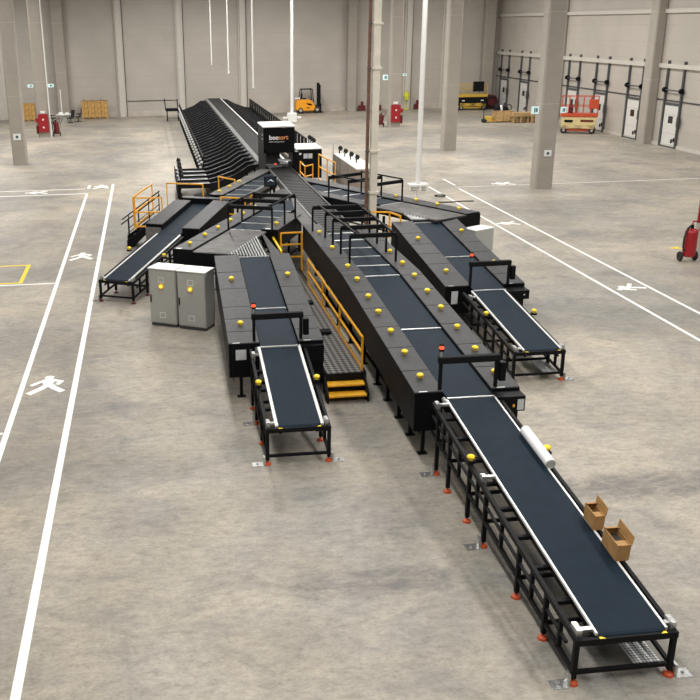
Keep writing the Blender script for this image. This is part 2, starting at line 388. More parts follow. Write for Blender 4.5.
def open_conveyor(label, loc, h, bw, L, z0, z1, fl, fr, legs, brackets=(), anchors=(), buttons=(), tray=False, footm='orange', guide=.05, legw=.075, midrails=True, kick=True):
    """belt centre at u = 0 from s = 0 to L; frame rails at u = fl and fr"""
    t = thing('belt_conveyor', label, 'conveyor', loc, -h)
    zf = lambda s: z0 + (z1 - z0) * s / L
    w = bw / 2
    # belt with rounded nose
    b = MB().slab(-w, w, .03, zf(.03), L, z1, -.1, 0); b.cyl((-w, .03, z0 - .05), (w, .03, z0 - .05), .05, n=16)
    b.build('belt', 'belt', t, smooth=True)
    for u in (-w - guide, w):
        MB().slab(u, u + guide, .02, zf(.02), L, z1, -.035, .015).build('side_guide', 'white', t, .006)
    f = MB()
    for u in (fl, fr): f.slab(u - .035, u + .035, -.03, zf(-.03), L, z1, -.12, -.03)
    for u in (-w + .03, w - .09): f.slab(u, u + .06, .1, zf(.1), L - .1, zf(L - .1), -.24, -.1)
    s = .06
    while s < L - .2:
        f.slab(fl, fr, s, zf(s), s + .07, zf(s + .07), -.17, -.1); s += .8
    f.box(fl - .035, fr + .035, -.06, 0.01, z0 - .13, z0 - .03)
    f.build('frame', 'black', t, .006)
    lows = MB(); zl = lambda s: .2 + (zf(s) - z0) * .85 + .0
    for u in (fl, fr):
        lows.slab(u - .03, u + .03, 0, zl(0), L, zl(L), -.03, .03)
        if midrails: lows.slab(u - .025, u + .025, .3, zf(.3) - .34, L, z1 - .34, -.025, .02)
    for s in legs: lows.box(fl, fr, s - .03, s + .03, zl(s) - .03, zl(s) + .03)
    lows.build('lower_rail', 'black', t, .005)
    for s in legs:
        for u in (fl, fr):
            lg = MB().box(u - legw / 2, u + legw / 2, s - legw / 2, s + legw / 2, .1, zf(s) - .06).build('leg', 'black', t, .006)
            foot(lg, u, s, footm)
    # short uprights between lower and top rail
    for a, c in zip(legs, legs[1:]):
        m_ = (a + c) / 2
        for u in (fl, fr): MB().box(u - .03, u + .03, m_ - .03, m_ + .03, zl(m_), zf(m_) - .06).build('upright', 'black', t)
    for (u, s) in anchors:
        sg = -1 if u < 0 else 1
        b = MB().box(u + sg * .09, u + sg * .33, s - .1, s + .1, 0, .014); b.cyl((u + sg * .22, s, .014), (u + sg * .22, s, .05), .025, n=8)
        b.box(u + sg * .08 - .02, u + sg * .08 + .02, s - .06, s + .06, .0, .2)
        b.build('anchor_plate', 'silver', t, label='galvanised floor anchor plate')
    for (u, s, sz) in brackets:
        z = zf(s); sg = -1 if u < 0 else 1
        e = w + guide; b = MB().box(min(u, sg * e) - .0, max(u, sg * e), s - .04, s + .04, z - .02, z + .03)
        b.box(u - .05, u + .03, s - .1, s + sz, z - .13, z + .07)
        b.build('belt_tensioner', 'silver', t, .004, label='galvanised belt tensioner bracket')
    for (u, s) in buttons: button(t, u, s, zf(s) - .02)
    for u in (-w, w - .09):   # yellow corner tabs at the nose
        MB().prism([(u, -.055), (u + .09, -.055), (u if u < 0 else u + .09, .02)], z0 - .032, z0 - .024).build('corner_mark', 'yellow', t)
    if tray:
        MB().box(.16, .56, .1, 1.3, .14, .17).build('perforated_tray', 'perf', t)
    return t

R_ = math.radians
open_conveyor('long open belt conveyor closest to the camera with two cartons on its rail', (6.41, 10.42, 0), 0, 1.0, 7.05, .80, 1.5, -.81, .64,
              [.0, 1.05, 2.15, 3.75, 4.65, 5.85, 6.65], brackets=[(-.76, .12, .12), (-.76, 4.1, .04), (.64, .12, .1), (.64, 4.6, .04), (-.78, 6.85, .08)],
              anchors=[(-.81, 0), (.64, 0), (-.81, 3.75), (-.81, 6.65)], buttons=[(-.81, 4.65), (.72, 4.8)], tray=True, guide=.038)
open_conveyor('short open belt conveyor in front of the orange steps', (2.86, 18.04, 0), R_(.4), .92, 3.42, .88, 1.5, -.70, .64,
              [.0, 1.05, 2.2, 3.1], brackets=[(-.66, .12, .1), (.6, .12, .1), (-.66, 3.05, .08)], anchors=[(-.70, 0), (.64, 0), (-.7, 2.2)], buttons=[(-.70, 1.65), (.66, 1.75)], guide=.07)
open_conveyor('short open belt conveyor on the dock side of the long one', (9.87, 21.88, 0), 0, .95, 4.2, .87, 1.31, -.75, .58,
              [.0, .9, 2.2, 3.4], brackets=[(-.7, .12, .12), (.58, .12, .08), (-.7, 3.7, .08)], anchors=[(.58, 0)], buttons=[(-.72, 2.3), (.68, 2.3)], tray=True)
FLH = R_(26)
open_conveyor('open belt conveyor behind the grey cabinets, rising to the yellow guard rails', (-1.4, 31.2, 0), FLH, .9, 4.4, .8, 1.46, -.62, .62,
              [.0, 1.1, 2.4, 3.8], brackets=[(-.6, .12, .08), (.6, .12, .08)], anchors=[(-.62, 0)], buttons=[(-.78, 2.6), (.8, 2.2)], guide=.06, footm='darkred')

def covered_conveyor(label, loc, h, prof, bw, cl, cr, sl, sr, depth, bars, seamsL, seamsR, butL, butR, legs, cover='cover', lift=.07, name='covered_conveyor', belt0=None, capL=True, capR=True, labels=True):
    t = thing(name, label, 'conveyor', loc, -h)
    w = bw / 2
    def zf(s):
        for (a, za), (c, zc) in zip(prof, prof[1:]):
            if s <= c or (c, zc) == prof[-1]: return za + (zc - za) * (s - a) / (c - a)
    kn = [a for a, _ in prof]
    def run(mb, u0, u1, a, c, t0, t1):
        ks = [a] + [q for q in kn if a + .01 < q < c - .01] + [c]
        for p, q in zip(ks, ks[1:]): mb.slab(u0, u1, p, zf(p), q, zf(q), t0, t1)
        return mb
    b0 = prof[0][0] if belt0 is None else belt0
    edges = [b0] + list(bars) + [prof[-1][0]]
    for a, c in zip(edges, edges[1:]):
        if c - a < .08: continue
        run(MB(), -w, w, a + .03, c - .03, -.08, 0).build('belt', 'belt', t)
    for s in bars:
        MB().slab(-w - .01, w + .01, s - .035, zf(s), s + .035, zf(s), -.05, .018).build('cross_bar', 'silver', t, .004, label='bright metal bar across the belt')
    for sgn, cw, rng, seams, but in ((-1, cl, sl, seamsL, butL), (1, cr, sr, seamsR, butR)):
        if not cw: continue
        a0, a1 = rng
        g = .025
        u0, u1 = (-w - g - cw, -w - g) if sgn < 0 else (w + g, w + g + cw)
        es = [a0] + [q for q in seams if a0 < q < a1] + [a1]
        panels = []
        for p, q in zip(es, es[1:]):
            mb = run(MB(), u0, u1, p + .013, q - .013, lift - .03, lift)
            panels.append((p, q, mb.build('cover_panel', cover, t, .006)))
        uo0, uo1 = (u0 - .0, u0 + .03) if sgn < 0 else (u1 - .03, u1)
        run(MB(), uo0, uo1, a0 + .01, a1 - .01, -depth, lift - .031).build('side_panel', 'black', t)
        ui0, ui1 = (u1 - .02, u1) if sgn < 0 else (u0, u0 + .02)
        run(MB(), ui0 + (.002 if sgn < 0 else 0), ui1 + (0 if sgn < 0 else -.002), a0 + .01, a1 - .01, -.1, lift - .031).build('inner_edge', 'matblack', t)
        if (capL if sgn < 0 else capR):
            z = zf(a0)
            MB().box(u0 + .005, u1 - .005, a0 - .01, a0 + .03, z - depth, z + lift - .02).build('end_plate', 'gloss', t)
            if labels:
                lx = u0 + .1 if sgn < 0 else u0 + .12
                MB().box(lx, lx + .18, a0 + .015, a0 + .13, z + lift - .01, z + lift + .004).build('sticker', 'label', t)
        for s in but:
            pp = [q for q in panels if q[0] - .05 <= s <= q[1] + .05] or panels
            button(pp[0][2], (u0 + u1) / 2, s, zf(s) + lift, box=False, r=.07)
    # under frame
    f = MB()
    a, c = prof[0][0] + .1, prof[-1][0]
    run(f, -w, w, a, c, -.35, -.14)
    f.build('belt_bed', 'matblack', t)
    lo = MB()
    ul, ur = -w - (cl or .1) + .3, w + (cr or .1) - .3
    for (s) in legs:
        z = zf(s) - depth
        for u in (ul, ur):
            lg = MB().box(u - .04, u + .04, s - .04, s + .04, .012, zf(s) - .3); lg.box(u - .11, u + .11, s - .09, s + .09, 0, .012)
            lg.build('leg', 'black', t, .006)
    if len(legs) > 1:
        for u in (ul, ur):
            lo.slab(u - .03, u + .03, legs[0], .32 + (zf(legs[0]) - 1.4) * .5, legs[-1], .32 + (zf(legs[0]) - 1.4) * .5, -.03, .03)
        lo.build('lower_rail', 'black', t)
    t['zf'] = 0
    del t['zf']
    return t, zf

def clip(root, X, keep_less):
    # mitre a merge line where it meets the straight track
    inv = root.matrix_basis.inverted(); p = inv @ Vector((X, 0, 0)); nrm = (inv.to_3x3() @ Vector((1, 0, 0))).normalized()
    for o in [q for q in C.objects if q.type == 'MESH' and (q.parent == root or (q.parent and q.parent.parent == root))]:
        bm = bmesh.new(); bm.from_mesh(o.data)
        g_ = bmesh.ops.bisect_plane(bm, geom=bm.verts[:] + bm.edges[:] + bm.faces[:], plane_co=p, plane_no=nrm, clear_outer=keep_less, clear_inner=not keep_less)
        cut = [e for e in g_['geom_cut'] if isinstance(e, bmesh.types.BMEdge)]
        if cut: bmesh.ops.holes_fill(bm, edges=cut)
        bm.to_mesh(o.data); n = len(bm.verts); bm.free()
        if n == 0: bpy.data.objects.remove(o)

# main line
MP = [(0, 1.5), (8.05, 2.1), (14.0, 2.12)]
main, mz = covered_conveyor('long central covered conveyor leading from the portal down to the open belt', (6.425, 17.5, 0), 0, MP, 1.01, .62, .62, (.25, 15.0), (.25, 14.6), .82,
    [.03, 3.85, 7.9, 9.05, 10.2, 11.35, 12.5, 13.6],
    [1.35, 2.65, 3.95, 5.25, 6.5, 7.85, 8.35, 9.9, 11.4, 12.9], [1.35, 2.65, 3.95, 5.25, 6.5, 7.7, 8.3, 10.2, 12, 14, 16, 18],
    [.95, 2.25, 3.55, 4.85, 6.0, 7.4, 8.7, 11.1, 13.4], [.95, 2.25, 3.6, 4.95, 6.2, 7.5, 8.8, 10.3], [.6, 1.6, 2.6, 3.7, 4.8, 6.4, 8.2, 10, 12])
# control boxes at its lower end
def control_box(parent, u0, u1, s0, s1, z0, z1, labels):
    o = MB().box(u0, u1, s0, s1, z0, z1).build('control_box', 'gloss', parent, .01)
    for (a, b, c, d, m) in labels: MB().box(u0 + a, u0 + b, s0 - .004, s0, z0 + c, z0 + d).build('sticker', m, o)
    return o
control_box(main, .52, 1.15, -.1, .3, 1.18, 1.52, [(.03, .13, .03, .27, 'labelgrey'), (.46, .6, .03, .27, 'labelgrey'), (.36, .4, .1, .16, 'tread')])
MB().box(.68, .98, -.05, .25, .92, 1.18).build('drive_box', 'gloss', main, .01)
MB().cyl((-.56, -.1, 1.46), (-.56, .12, 1.46), .05, n=10).build('drive_shaft', 'silver', main)

# infeed line beside the steps
left_, lz = covered_conveyor('covered conveyor section between the grey cabinets and the grated walkway', (2.9, 21.4, 0), R_(1.3), [(0, 1.5), (7.0, 2.1)], .93, .76, .62, (.15, 7.0), (.15, 7.0), .82,
    [.02, 2.55, 6.95], [.9, 1.75, 2.6, 4.0, 5.4], [.9, 1.75, 2.6, 4.0, 5.4], [1.32, 4.7], [4.9], [.6, 2.4, 4.4, 6.4])
MB().box(-1.16, -1.14, .1, .14, .62, 1.5).build('corner_post', 'matblack', left_)
MB().box(-1.08, -.82, .12, .135, 1.16, 1.42).build('sticker', 'labelgrey', left_)
MB().box(.5, 1.1, .0, .16, 1.05, 1.5).build('control_box', 'gloss', left_, .01)
MB().cyl((-.56, -.12, 1.45), (-.56, .1, 1.45), .05, n=10).build('drive_shaft', 'silver', left_)

# infeed line on the dock side
right_, rz_ = covered_conveyor('covered conveyor section with its amber lamp on the dock side of the central line', (9.93, 26.05, 0), 0, [(0, 1.31), (6.9, 2.0)], .98, .78, .68, (.3, 6.9), (.3, 7.1), .8,
    [.02, 3.05, 6.85], [2.3, 3.3, 4.3, 5.5], [1.2, 2.3, 3.3, 4.3, 5.5], [1.5, 4.75], [2.1, 5.4], [.6, 2.6, 4.6, 6.4])
control_box(right_, .50, 1.18, -.15, .3, 1.03, 1.3, [(.5, .54, .12, .16, 'label')])
MB().box(.6, 1.0, -.1, .25, .75, 1.0).build('drive_box', 'gloss', right_, .01)
MB().box(-1.1, -.9, .275, .285, .85, 1.25).build('sticker', 'labelgrey', right_)

# merge lines at an angle into the track
DLH = R_(25.2)
def dl(u, s, base, h): return (base[0] + u * math.cos(h) + s * math.sin(h), base[1] - u * math.sin(h) + s * math.cos(h))
# outer edge start (0.54, 29.66); belt centre is .69 + .55 right of it
b0 = dl(.69 + .57, 0, (.54, 29.66), DLH)
merge1, _ = covered_conveyor('angled covered merge conveyor behind the grey cabinets, joining the track under a black guard frame', (b0[0], b0[1], 0), DLH, [(0, 2.1), (9.6, 2.1)], 1.12, .67, .6, (0, 11.8), (3.6, 6.6), .62,
    [3.55, 4.75, 5.95, 7.2], [1.3, 2.6, 3.9, 5.2, 6.6, 8, 9.4], [5.0], [.65, 2.0, 3.25, 4.55, 5.9, 7.3], [4.4], [.5, 3, 6, 9], belt0=3.55, capR=True, name='merge_conveyor')
MB().box(-.56, .80, .02, 3.5, 2.06, 2.11).build('slide_plate', 'plate', merge1)
MB().box(-.56, .72, -.06, .02, 1.55, 2.1).build('end_plate', 'gloss', merge1)
# wedge of rollers between the infeed and the merge line
def wedge(loc, h, pts_local, sgn, label):
    t = thing('roller_wedge', label, 'conveyor', loc, 0)
    fr = MB().prism(pts_local, 1.98, 2.06).build('frame', 'matblack', t)
    (ax, ay), (bx, by), (cx, cy) = pts_local      # a-b base at near end, c tip
    n = 13
    for i in range(n):
        q = (i + .5) / n
        x0 = ax + (bx - ax) * q; y0 = ay + (by - ay) * q
        # rollers run along the base-to-hypotenuse direction
        x1 = x0; top = ay + (cy - ay) * (q if sgn > 0 else 1 - q)
        MB().cyl((x0, y0 + .05, 2.095), (x1, max(top, y0 + .12), 2.095), .026, n=8).build('roller', 'roller', t, smooth=True)
    return t
wedge((0, 0, 0), 0, [(2.25, 28.75), (3.48, 28.2), (3.55, 31.25)], 1, 'triangle of pale rollers joining the covered section to the angled merge conveyor')
MB().prism([(.55, .0), (.85, .0), (.62, 3.0), (.55, 3.0)], 2.07, 2.13).build('edge_plate', 'cover', left_).location = (0, 7.1, 0)

DRH = R_(-27.7)
# outer edge is on the far side: belt centre .69+.57 to the left of it
b1 = dl(-(.69 + .57), 0, (12.22, 33.68), DRH)
merge2, _ = covered_conveyor('angled covered merge conveyor nearest the dock walkway, with a black guard frame', (b1[0], b1[1], 0), DRH, [(0, 2.1), (9.2, 2.1)], 1.12, .6, .67, (3.6, 8.6), (0, 11.0), .66,
    [3.5, 4.8, 6.1, 7.4], [5.0], [1.4, 2.8, 4.2, 5.6, 7, 8.4, 10], [], [.75, 1.9, 3.1, 4.3], [.5, 3, 6, 9], belt0=3.5, name='merge_conveyor', labels=False)
MB().box(-1.0, .56, .02, 3.45, 2.06, 2.12).build('slide_plate', 'plate', merge2)
MB().box(-.72, 1.24, -.06, .02, 1.42, 2.1).build('end_plate', 'gloss', merge2)
wedge((0, 0, 0), 0, [(9.4, 32.98), (10.45, 32.98), (9.4, 36.0)], -1, 'triangle of dull rollers joining the dock side section to its merge conveyor')

clip(merge1, 5.80, True)
clip(merge2, 7.02, False)
# second merge line behind, fed by the open conveyor behind the cabinets
b2 = dl(.62 + .5, 0, (2.3, 39.4), R_(24))
merge3, _ = covered_conveyor('far angled merge conveyor with yellow buttons below the small screen', (b2[0], b2[1], 0), R_(24), [(0, 2.1), (6.4, 2.1)], 1.0, .6, .0, (.2, 7.6), (0, 1), .5,
    [.7, 1.9, 3.1, 4.3], [1.6, 3.0, 4.4], [], [.7, 2.0, 3.4], [], [.5, 3, 5.5], name='merge_conveyor', cover='plate', labels=False)
MB().box(.55, .7, 0, 6.6, 2.05, 2.22).build('edge_rail', 'skirt', merge3)
clip(merge3, 5.80, True)
b3 = dl(0, 4.4, (-1.4, 31.2), FLH)
flu, _ = covered_conveyor('covered upper section of the conveyor rising behind the grey cabinets', (b3[0], b3[1], 0), FLH, [(0, 1.46), (3.5, 2.0)], .9, .70, .70, (.45, 3.3), (.2, 3.45), .5,
    [], [], [], [], [], [.8, 1.8, 3.0], labels=False, lift=.2)
MB().box(-1.0, 1.2, 3.5, 3.9, 1.5, 2.22).build('end_housing', 'gloss', flu, .01)
MB().box(-1.15, -.5, .36, .42, 1.15, 1.6).build('side_sheet', 'skirt', flu)

# ------------------------------------------------------------------ sensor arches and guard frames
def sensor_arch(label, x0, x1, y, zb, zt, lamp=True, rz=0):
    t = thing('sensor_arch', label, 'sensor arch', (x0, y, zb), rz)
    w = x1 - x0; h = zt - zb
    for u in (0, w): MB().box(u - .035, u + .035, -.035, .035, 0, h).build('post', 'black', t, .006)
    MB().box(-.06, w + .06, -.07, .07, h - .06, h + .09).build('beam', 'matblack', t, .02)
    MB().box(w + .05, w + .19, -.1, .06, h - .5, h - .08).build('sensor_box', 'gloss', t, .015)
    if lamp:
        MB().cyl((.0, 0, h + .09), (.0, 0, h + .22), .02, n=8).build('lamp_stem', 'silver', t)
        MB().cyl((0, 0, h + .22), (0, 0, h + .27), .06, n=14).build('lamp_base', 'matblack', t)
        MB().cyl((0, 0, h + .345), (0, 0, h + .38), .05, n=14).build('lamp_cap', 'matblack', t)
        MB().dome((0, 0, h + .27), .052, .09, 14, 4).build('lamp_lens', 'redlamp', t, smooth=True, label='glowing red beacon lens')
    return t
sensor_arch('black sensor arch with red beacon over the long central conveyor', 5.84, 7.06, 17.85, 1.55, 2.24)
sensor_arch('black sensor arch with red beacon over the belt beside the orange steps', 2.3, 3.47, 21.7, 1.56, 2.2)
sensor_arch('black sensor arch with red beacon on the dock side conveyor', 9.38, 10.56, 26.3, 1.38, 2.07)

def overhead_guard(label, posts_left, posts_right, z0, z1, railL=.12, railR=.92, ext=.0):
    t = thing('overhead_guard', label, 'guard frame', (posts_left[0][0], posts_left[0][1], z0))
    ox, oy = posts_left[0]
    P = lambda p, z: (p[0] - ox, p[1] - oy, z - z0)
    for a, b in zip(posts_left, posts_right):
        for q in (a, b): MB().bar(P(q, z0), P(q, z1), .06).build('post', 'black', t)
        MB().bar(P(a, z1 - .02), P(b, z1 - .02), .1, .13).build('beam', 'matblack', t, .01)
    def lerp(a, b, k): return (a[0] + (b[0] - a[0]) * k, a[1] + (b[1] - a[1]) * k)
    for k_ in (railL, railR):
        a = lerp(posts_left[0], posts_right[0], k_); b = lerp(posts_left[-1], posts_right[-1], k_)
        MB().bar(P(a, z1 + .07), P(b, z1 + .07), .05).build('rail', 'black', t)
    return t
ysm = [26.7, 27.9, 29.1, 30.2, 31.3]
overhead_guard('row of black guard hoops over the central conveyor beside the steel column', list(zip((5.75, 5.72, 5.70, 5.66, 5.42), ysm)), [(7.16, y) for y in ysm], 2.15, 3.02, .12, .9)
DRn = (math.cos(DRH), -math.sin(DRH))
rp = [(9.92, 36.34), (9.34, 37.45), (8.76, 38.6)]
overhead_guard('black guard frame over the merge conveyor behind the steel column', [(p[0] - 1.75 * DRn[0], p[1] - 1.75 * DRn[1]) for p in rp], rp, 2.17, 3.0, .1, .98)
DLn = (math.cos(DLH), -math.sin(DLH))
rp = [(4.05, 31.6), (4.65, 32.75), (5.2, 33.8)]
overhead_guard('black guard frame over the merge conveyor above the white rollers', [(p[0] - 1.62 * DLn[0], p[1] - 1.62 * DLn[1]) for p in rp], rp, 2.17, 3.0, .02, .98)

# ------------------------------------------------------------------ control cabinets
def cabinet(x, y, rz, label, w=.90, d=.68, h=1.85):
    t = thing('control_cabinet', label, 'cabinet', (x, y, 0), rz)
    MB().box(.02, w - .02, .03, d - .02, 0, .1).build('plinth', 'cabedge', t)
    MB().box(0, w, .02, d, .1, h).build('body', 'cab', t, .008)
    MB().box(-.015, w + .015, -.02, d + .015, h, h + .035).build('roof_sheet', 'whitep', t, .006)
    dr = MB().box(.02, w - .02, 0, .02, .13, h - .03).build('door', 'cab', t, .006)
    MB().box(.04, .075, -.025, 0, .78, 1.02).build('handle', 'matblack', dr)
    b = MB().cyl((w * .48, 0, 1.32), (w * .48, -.035, 1.32), .085, n=20); b.build('switch_plate', 'yellow', dr, smooth=True)
    MB().cyl((w * .48, -.035, 1.32), (w * .48, -.08, 1.32), .045, n=14).build('switch_knob', 'amberlamp', dr, smooth=True)
    MB().cyl((w * .48, 0, 1.14), (w * .48, -.02, 1.14), .035, n=12).build('lock', 'silver', dr)
    for z in (.38, 1.52):
        b = MB(); x0, x1 = w * .48 - .1, w * .48 + .1
        b.box(x0, x1, -.006, 0, z - .09, z - .075).box(x0, x1, -.006, 0, z + .075, z + .09).box(x0, x0 + .015, -.006, 0, z - .09, z + .09).box(x1 - .015, x1, -.006, 0, z - .09, z + .09)
        b.build('vent_frame', 'label', dr)
    return t
crz = -math.atan2(.6, 1.0) + R_(3)
crz = R_(-29)
cabinet(-.27, 28.42, crz, 'grey control cabinet standing beside the walkway, farther one from the covered conveyor', .92)
cabinet(.60, 27.92, crz, 'grey control cabinet standing against the covered conveyor, nearer one to the short belt', .95)
t = thing('white_cabinet', 'white sheet cabinet half hidden behind the dock side covered conveyor', 'cabinet', (11.55, 32.1, 0), R_(28))
MB().box(0, .95, 0, .6, .08, 1.77).build('body', 'cab', t, .01); MB().box(-.01, .96, -.01, .61, 1.77, 1.8).build('roof_sheet', 'whitep', t); MB().box(.03, .92, .03, .57, 0, .08).build('plinth', 'cab', t)

# ------------------------------------------------------------------ walkway with steps and handrail
t = thing('walkway_platform', 'grated walkway with two orange steps between the covered conveyors', 'walkway', (4.1, 21.2, 0))
MB().box(0.02, 1.02, .5, 11.2, .56, .6).build('deck', 'grille', t)
b = MB().box(0, .05, .5, 11.2, .4, .62).box(1.0, 1.05, .5, 11.2, .4, .62).box(0, 1.05, .46, .52, .44, .6)
b.build('deck_frame', 'black', t)
for y in (.7, 3.5, 6.3, 9, 11):
    for x in (.025, 1.025): MB().box(x - .03, x + .03, y - .03, y + .03, 0, .42).build('leg', 'black', t)
for y in (3.6, 6.6): MB().box(-.06, .75, y, y + .3, .6, .68).build('cable_cover', 'matblack', t)
for (y, z) in ((.02, .2), (.26, .4)):
    MB().box(.0, .96, y - .06, y + .25, z - .05, z).build('step_tread', 'tread', t, .008)
for x in (-.05, .97): MB().ext([(x, -.02, 0), (x, .2, 0), (x, .55, .42), (x, .55, .56), (x, .4, .56), (x, -.02, .24)], (.05, 0, 0)).build('stringer', 'black', t)
t = thing('handrail', 'long orange yellow handrail along the grated walkway', 'handrail', (5.07, 21.85, .6))
for y in (0, 2.9, 5.6, 8.3): MB().box(-.025, .025, y - .025, y + .025, 0, .88).build('post', 'safety', t)
for z in (.88, .47): MB().bar((0, -.03, z), (0, 8.33, z), .05).build('rail', 'safety', t)
MB().box(-.01, .01, 0, 8.3, .0, .1).build('toe_board', 'safety', t)
t = thing('safety_gate', 'orange yellow gate closing the far end of the grated walkway', 'gate', (4.42, 32.1, .6))
for x in (0, .75): MB().box(x - .03, x + .03, -.03, .03, 0, 1.4).build('post', 'safety', t)
for z in (1.37, .95, .5): MB().box(0, .75, -.025, .025, z, z + .05).build('rail', 'safety', t)
t = thing('handrail', 'short slanting yellow handrail beside the pale rollers', 'handrail', (4.12, 29.8, .6))
for y in (0, 2.3): MB().box(-.025, .025, y - .025, y + .025, 0, 1.28).build('post', 'safety', t)
for z in (1.28, .9): MB().bar((0, 0, z), (0, 2.3, z), .06).build('rail', 'yellow', t)

def railing(label, pts, z0, h=1.1, m='safety', rails=(1., .55), w=.055, toe=True):
    t = thing('guard_railing', label, 'railing', (pts[0][0], pts[0][1], z0))
    ox, oy = pts[0]
    for p in pts: MB().box(p[0] - ox - w / 2, p[0] - ox + w / 2, p[1] - oy - w / 2, p[1] - oy + w / 2, 0, h).build('post', m, t)
    for k_ in rails:
        b = MB()
        for a, c in zip(pts, pts[1:]): b.bar((a[0] - ox, a[1] - oy, h * k_ - w * .5), (c[0] - ox, c[1] - oy, h * k_ - w * .5), w)
        b.build('rail', m, t)
    if toe:
        b = MB()
        for a, c in zip(pts, pts[1:]): b.bar((a[0] - ox, a[1] - oy, .06), (c[0] - ox, c[1] - oy, .06), .02, .1)
        b.build('toe_board', m, t)
    return t
# platform and stair at the far infeed
t = thing('stair_platform', 'black stair with handrails up to the yellow railed platform by the walkway', 'stairs', (-.85, 38.7, 0))
MB().box(.65, 1.3, .2, 3.4, .92, 1.0).build('deck', 'grille', t)
for x in (.7, 1.25):
    for y in (.25, 3.35): MB().box(x - .04, x + .04, y - .04, y + .04, 0, .92).build('leg', 'black', t)
for i in range(4): MB().box(-.3 + i * .25, -.05 + i * .25, 1.0, 1.95, .2 * (i + 1) - .04, .2 * (i + 1)).build('step_tread', 'black', t)
for y in (.95, 1.95): MB().ext([(-.35, y, 0), (-.1, y, 0), (.68, y, .7), (.68, y, 1.0), (-.35, y, .3)], (0, .05, 0)).build('stringer', 'matblack', t)
for y in (.98, 1.98):
    b = MB()
    b.bar((-.55, y, 1.0), (1.15, y, 2.2), .045)
    b.bar((-.3, y, .6), (1.1, y, 1.6), .03)
    for x, za, zb in ((-.25, .1, 1.2), (.2, .5, 1.52), (.65, .8, 1.85), (1.1, 1.0, 2.16)): b.bar((x, y, za), (x, y, zb), .04)
    b.build('handrail', 'black', t)
railing('orange yellow guard rail panel at the walkway end of the stair platform', [(-.82, 38.72), (-.02, 42.0)], 1.0, 1.32, rails=(1., .52))
railing('orange yellow guard rail running along the front of the stair platform', [(-.76, 38.6), (.35, 38.45)], 1.0, 1.32, rails=(1., .55, .1), toe=False)
railing('orange yellow guard rail in front of the pale chute beds', [(.66, 43.4), (2.3, 42.7)], 1.0, 1.12, rails=(1., .1), toe=False)
railing('low orange yellow rail between the two angled merge conveyors', [(2.75, 37.9), (3.7, 37.4)], 1.0, 1.35, rails=(1., .5), toe=False)
railing('orange yellow rail below the small screen on the track', [(4.1, 38.9), (5.25, 38.6)], 1.0, 1.2, rails=(1., .8), toe=False)
railing('yellow slanted post and rail behind the far merge conveyor', [(3.05, 43.0), (3.7, 41.9)], 1.2, 1.2, rails=(1.,), toe=False)
railing('narrow orange ladder rail standing beside the black portal', [(8.08, 50.7), (8.05, 48.9), (8.57, 49.5)], .8, 1.08, rails=(1., .5))
railing('orange guard rail between the black switch box and the brown panel', [(9.12, 50.8), (9.21, 48.75), (9.38, 47.4)], .8, 1.43, rails=(1., .55, .08), toe=False)
t = thing('service_platform', 'dark service platform with orange rails beside the black portal', 'platform', (7.95, 47.2, 0))
MB().box(0, 1.5, 0, 4.4, .74, .8).build('deck', 'grille', t)
for x in (.06, 1.44):
    for y in (.06, 4.34): MB().box(x - .04, x + .04, y - .04, y + .04, 0, .74).build('leg', 'black', t)
railing('orange yellow rail behind the beige steel column', [(8.05, 33.9), (8.75, 33.7), (8.95, 32.9)], 1.3, 1.0, rails=(1., .5), toe=False)

# ------------------------------------------------------------------ sorter
t = thing('sorter_track', 'long slatted sorter track running from the merge to the back wall', 'sorter', (6.4, 31.55, 0))
b = MB()
y = .0
while y < 62.6:
    b.box(-.53, .53, y + .035, y + .40 - .035, 2.06, 2.12); y += .40
b.build('slat_bed', 'slat', t)
f = MB().box(-.5, .5, 0, 62.6, 1.75, 2.07)
f.build('track_frame', 'matblack', t)
MB().box(-.60, -.53, 2, 14.4, 1.9, 2.16).build('side_rail', 'skirt', t); MB().box(.53, .58, 1, 62.6, 1.9, 2.18).build('side_rail', 'finedge', t)
MB().box(.58, .70, 17, 62.6, 2.0, 2.16).build('side_skirt', 'white', t)
MB().prism([(-.55, 17.45), (-.83, 17.45), (-.83, 62.6), (-.55, 62.6)], 2.06, 2.12).build('side_skirt', 'skirt', t)
MB().prism([(-.61, 1.0), (-1.1, 1.0), (-1.1, 2.6), (-.61, 7.5)], 2.1, 2.13).build('merge_plate', 'plate', t)
for y in [2, 6, 10, 14, 18, 22.5, 27, 31.5, 36, 40.5, 45, 49.5, 54, 58.5, 62.4]:
    for x in (-.45, .45): MB().box(x - .05, x + .05, y - .05, y + .05, 0, 1.75).build('leg', 'black', t)

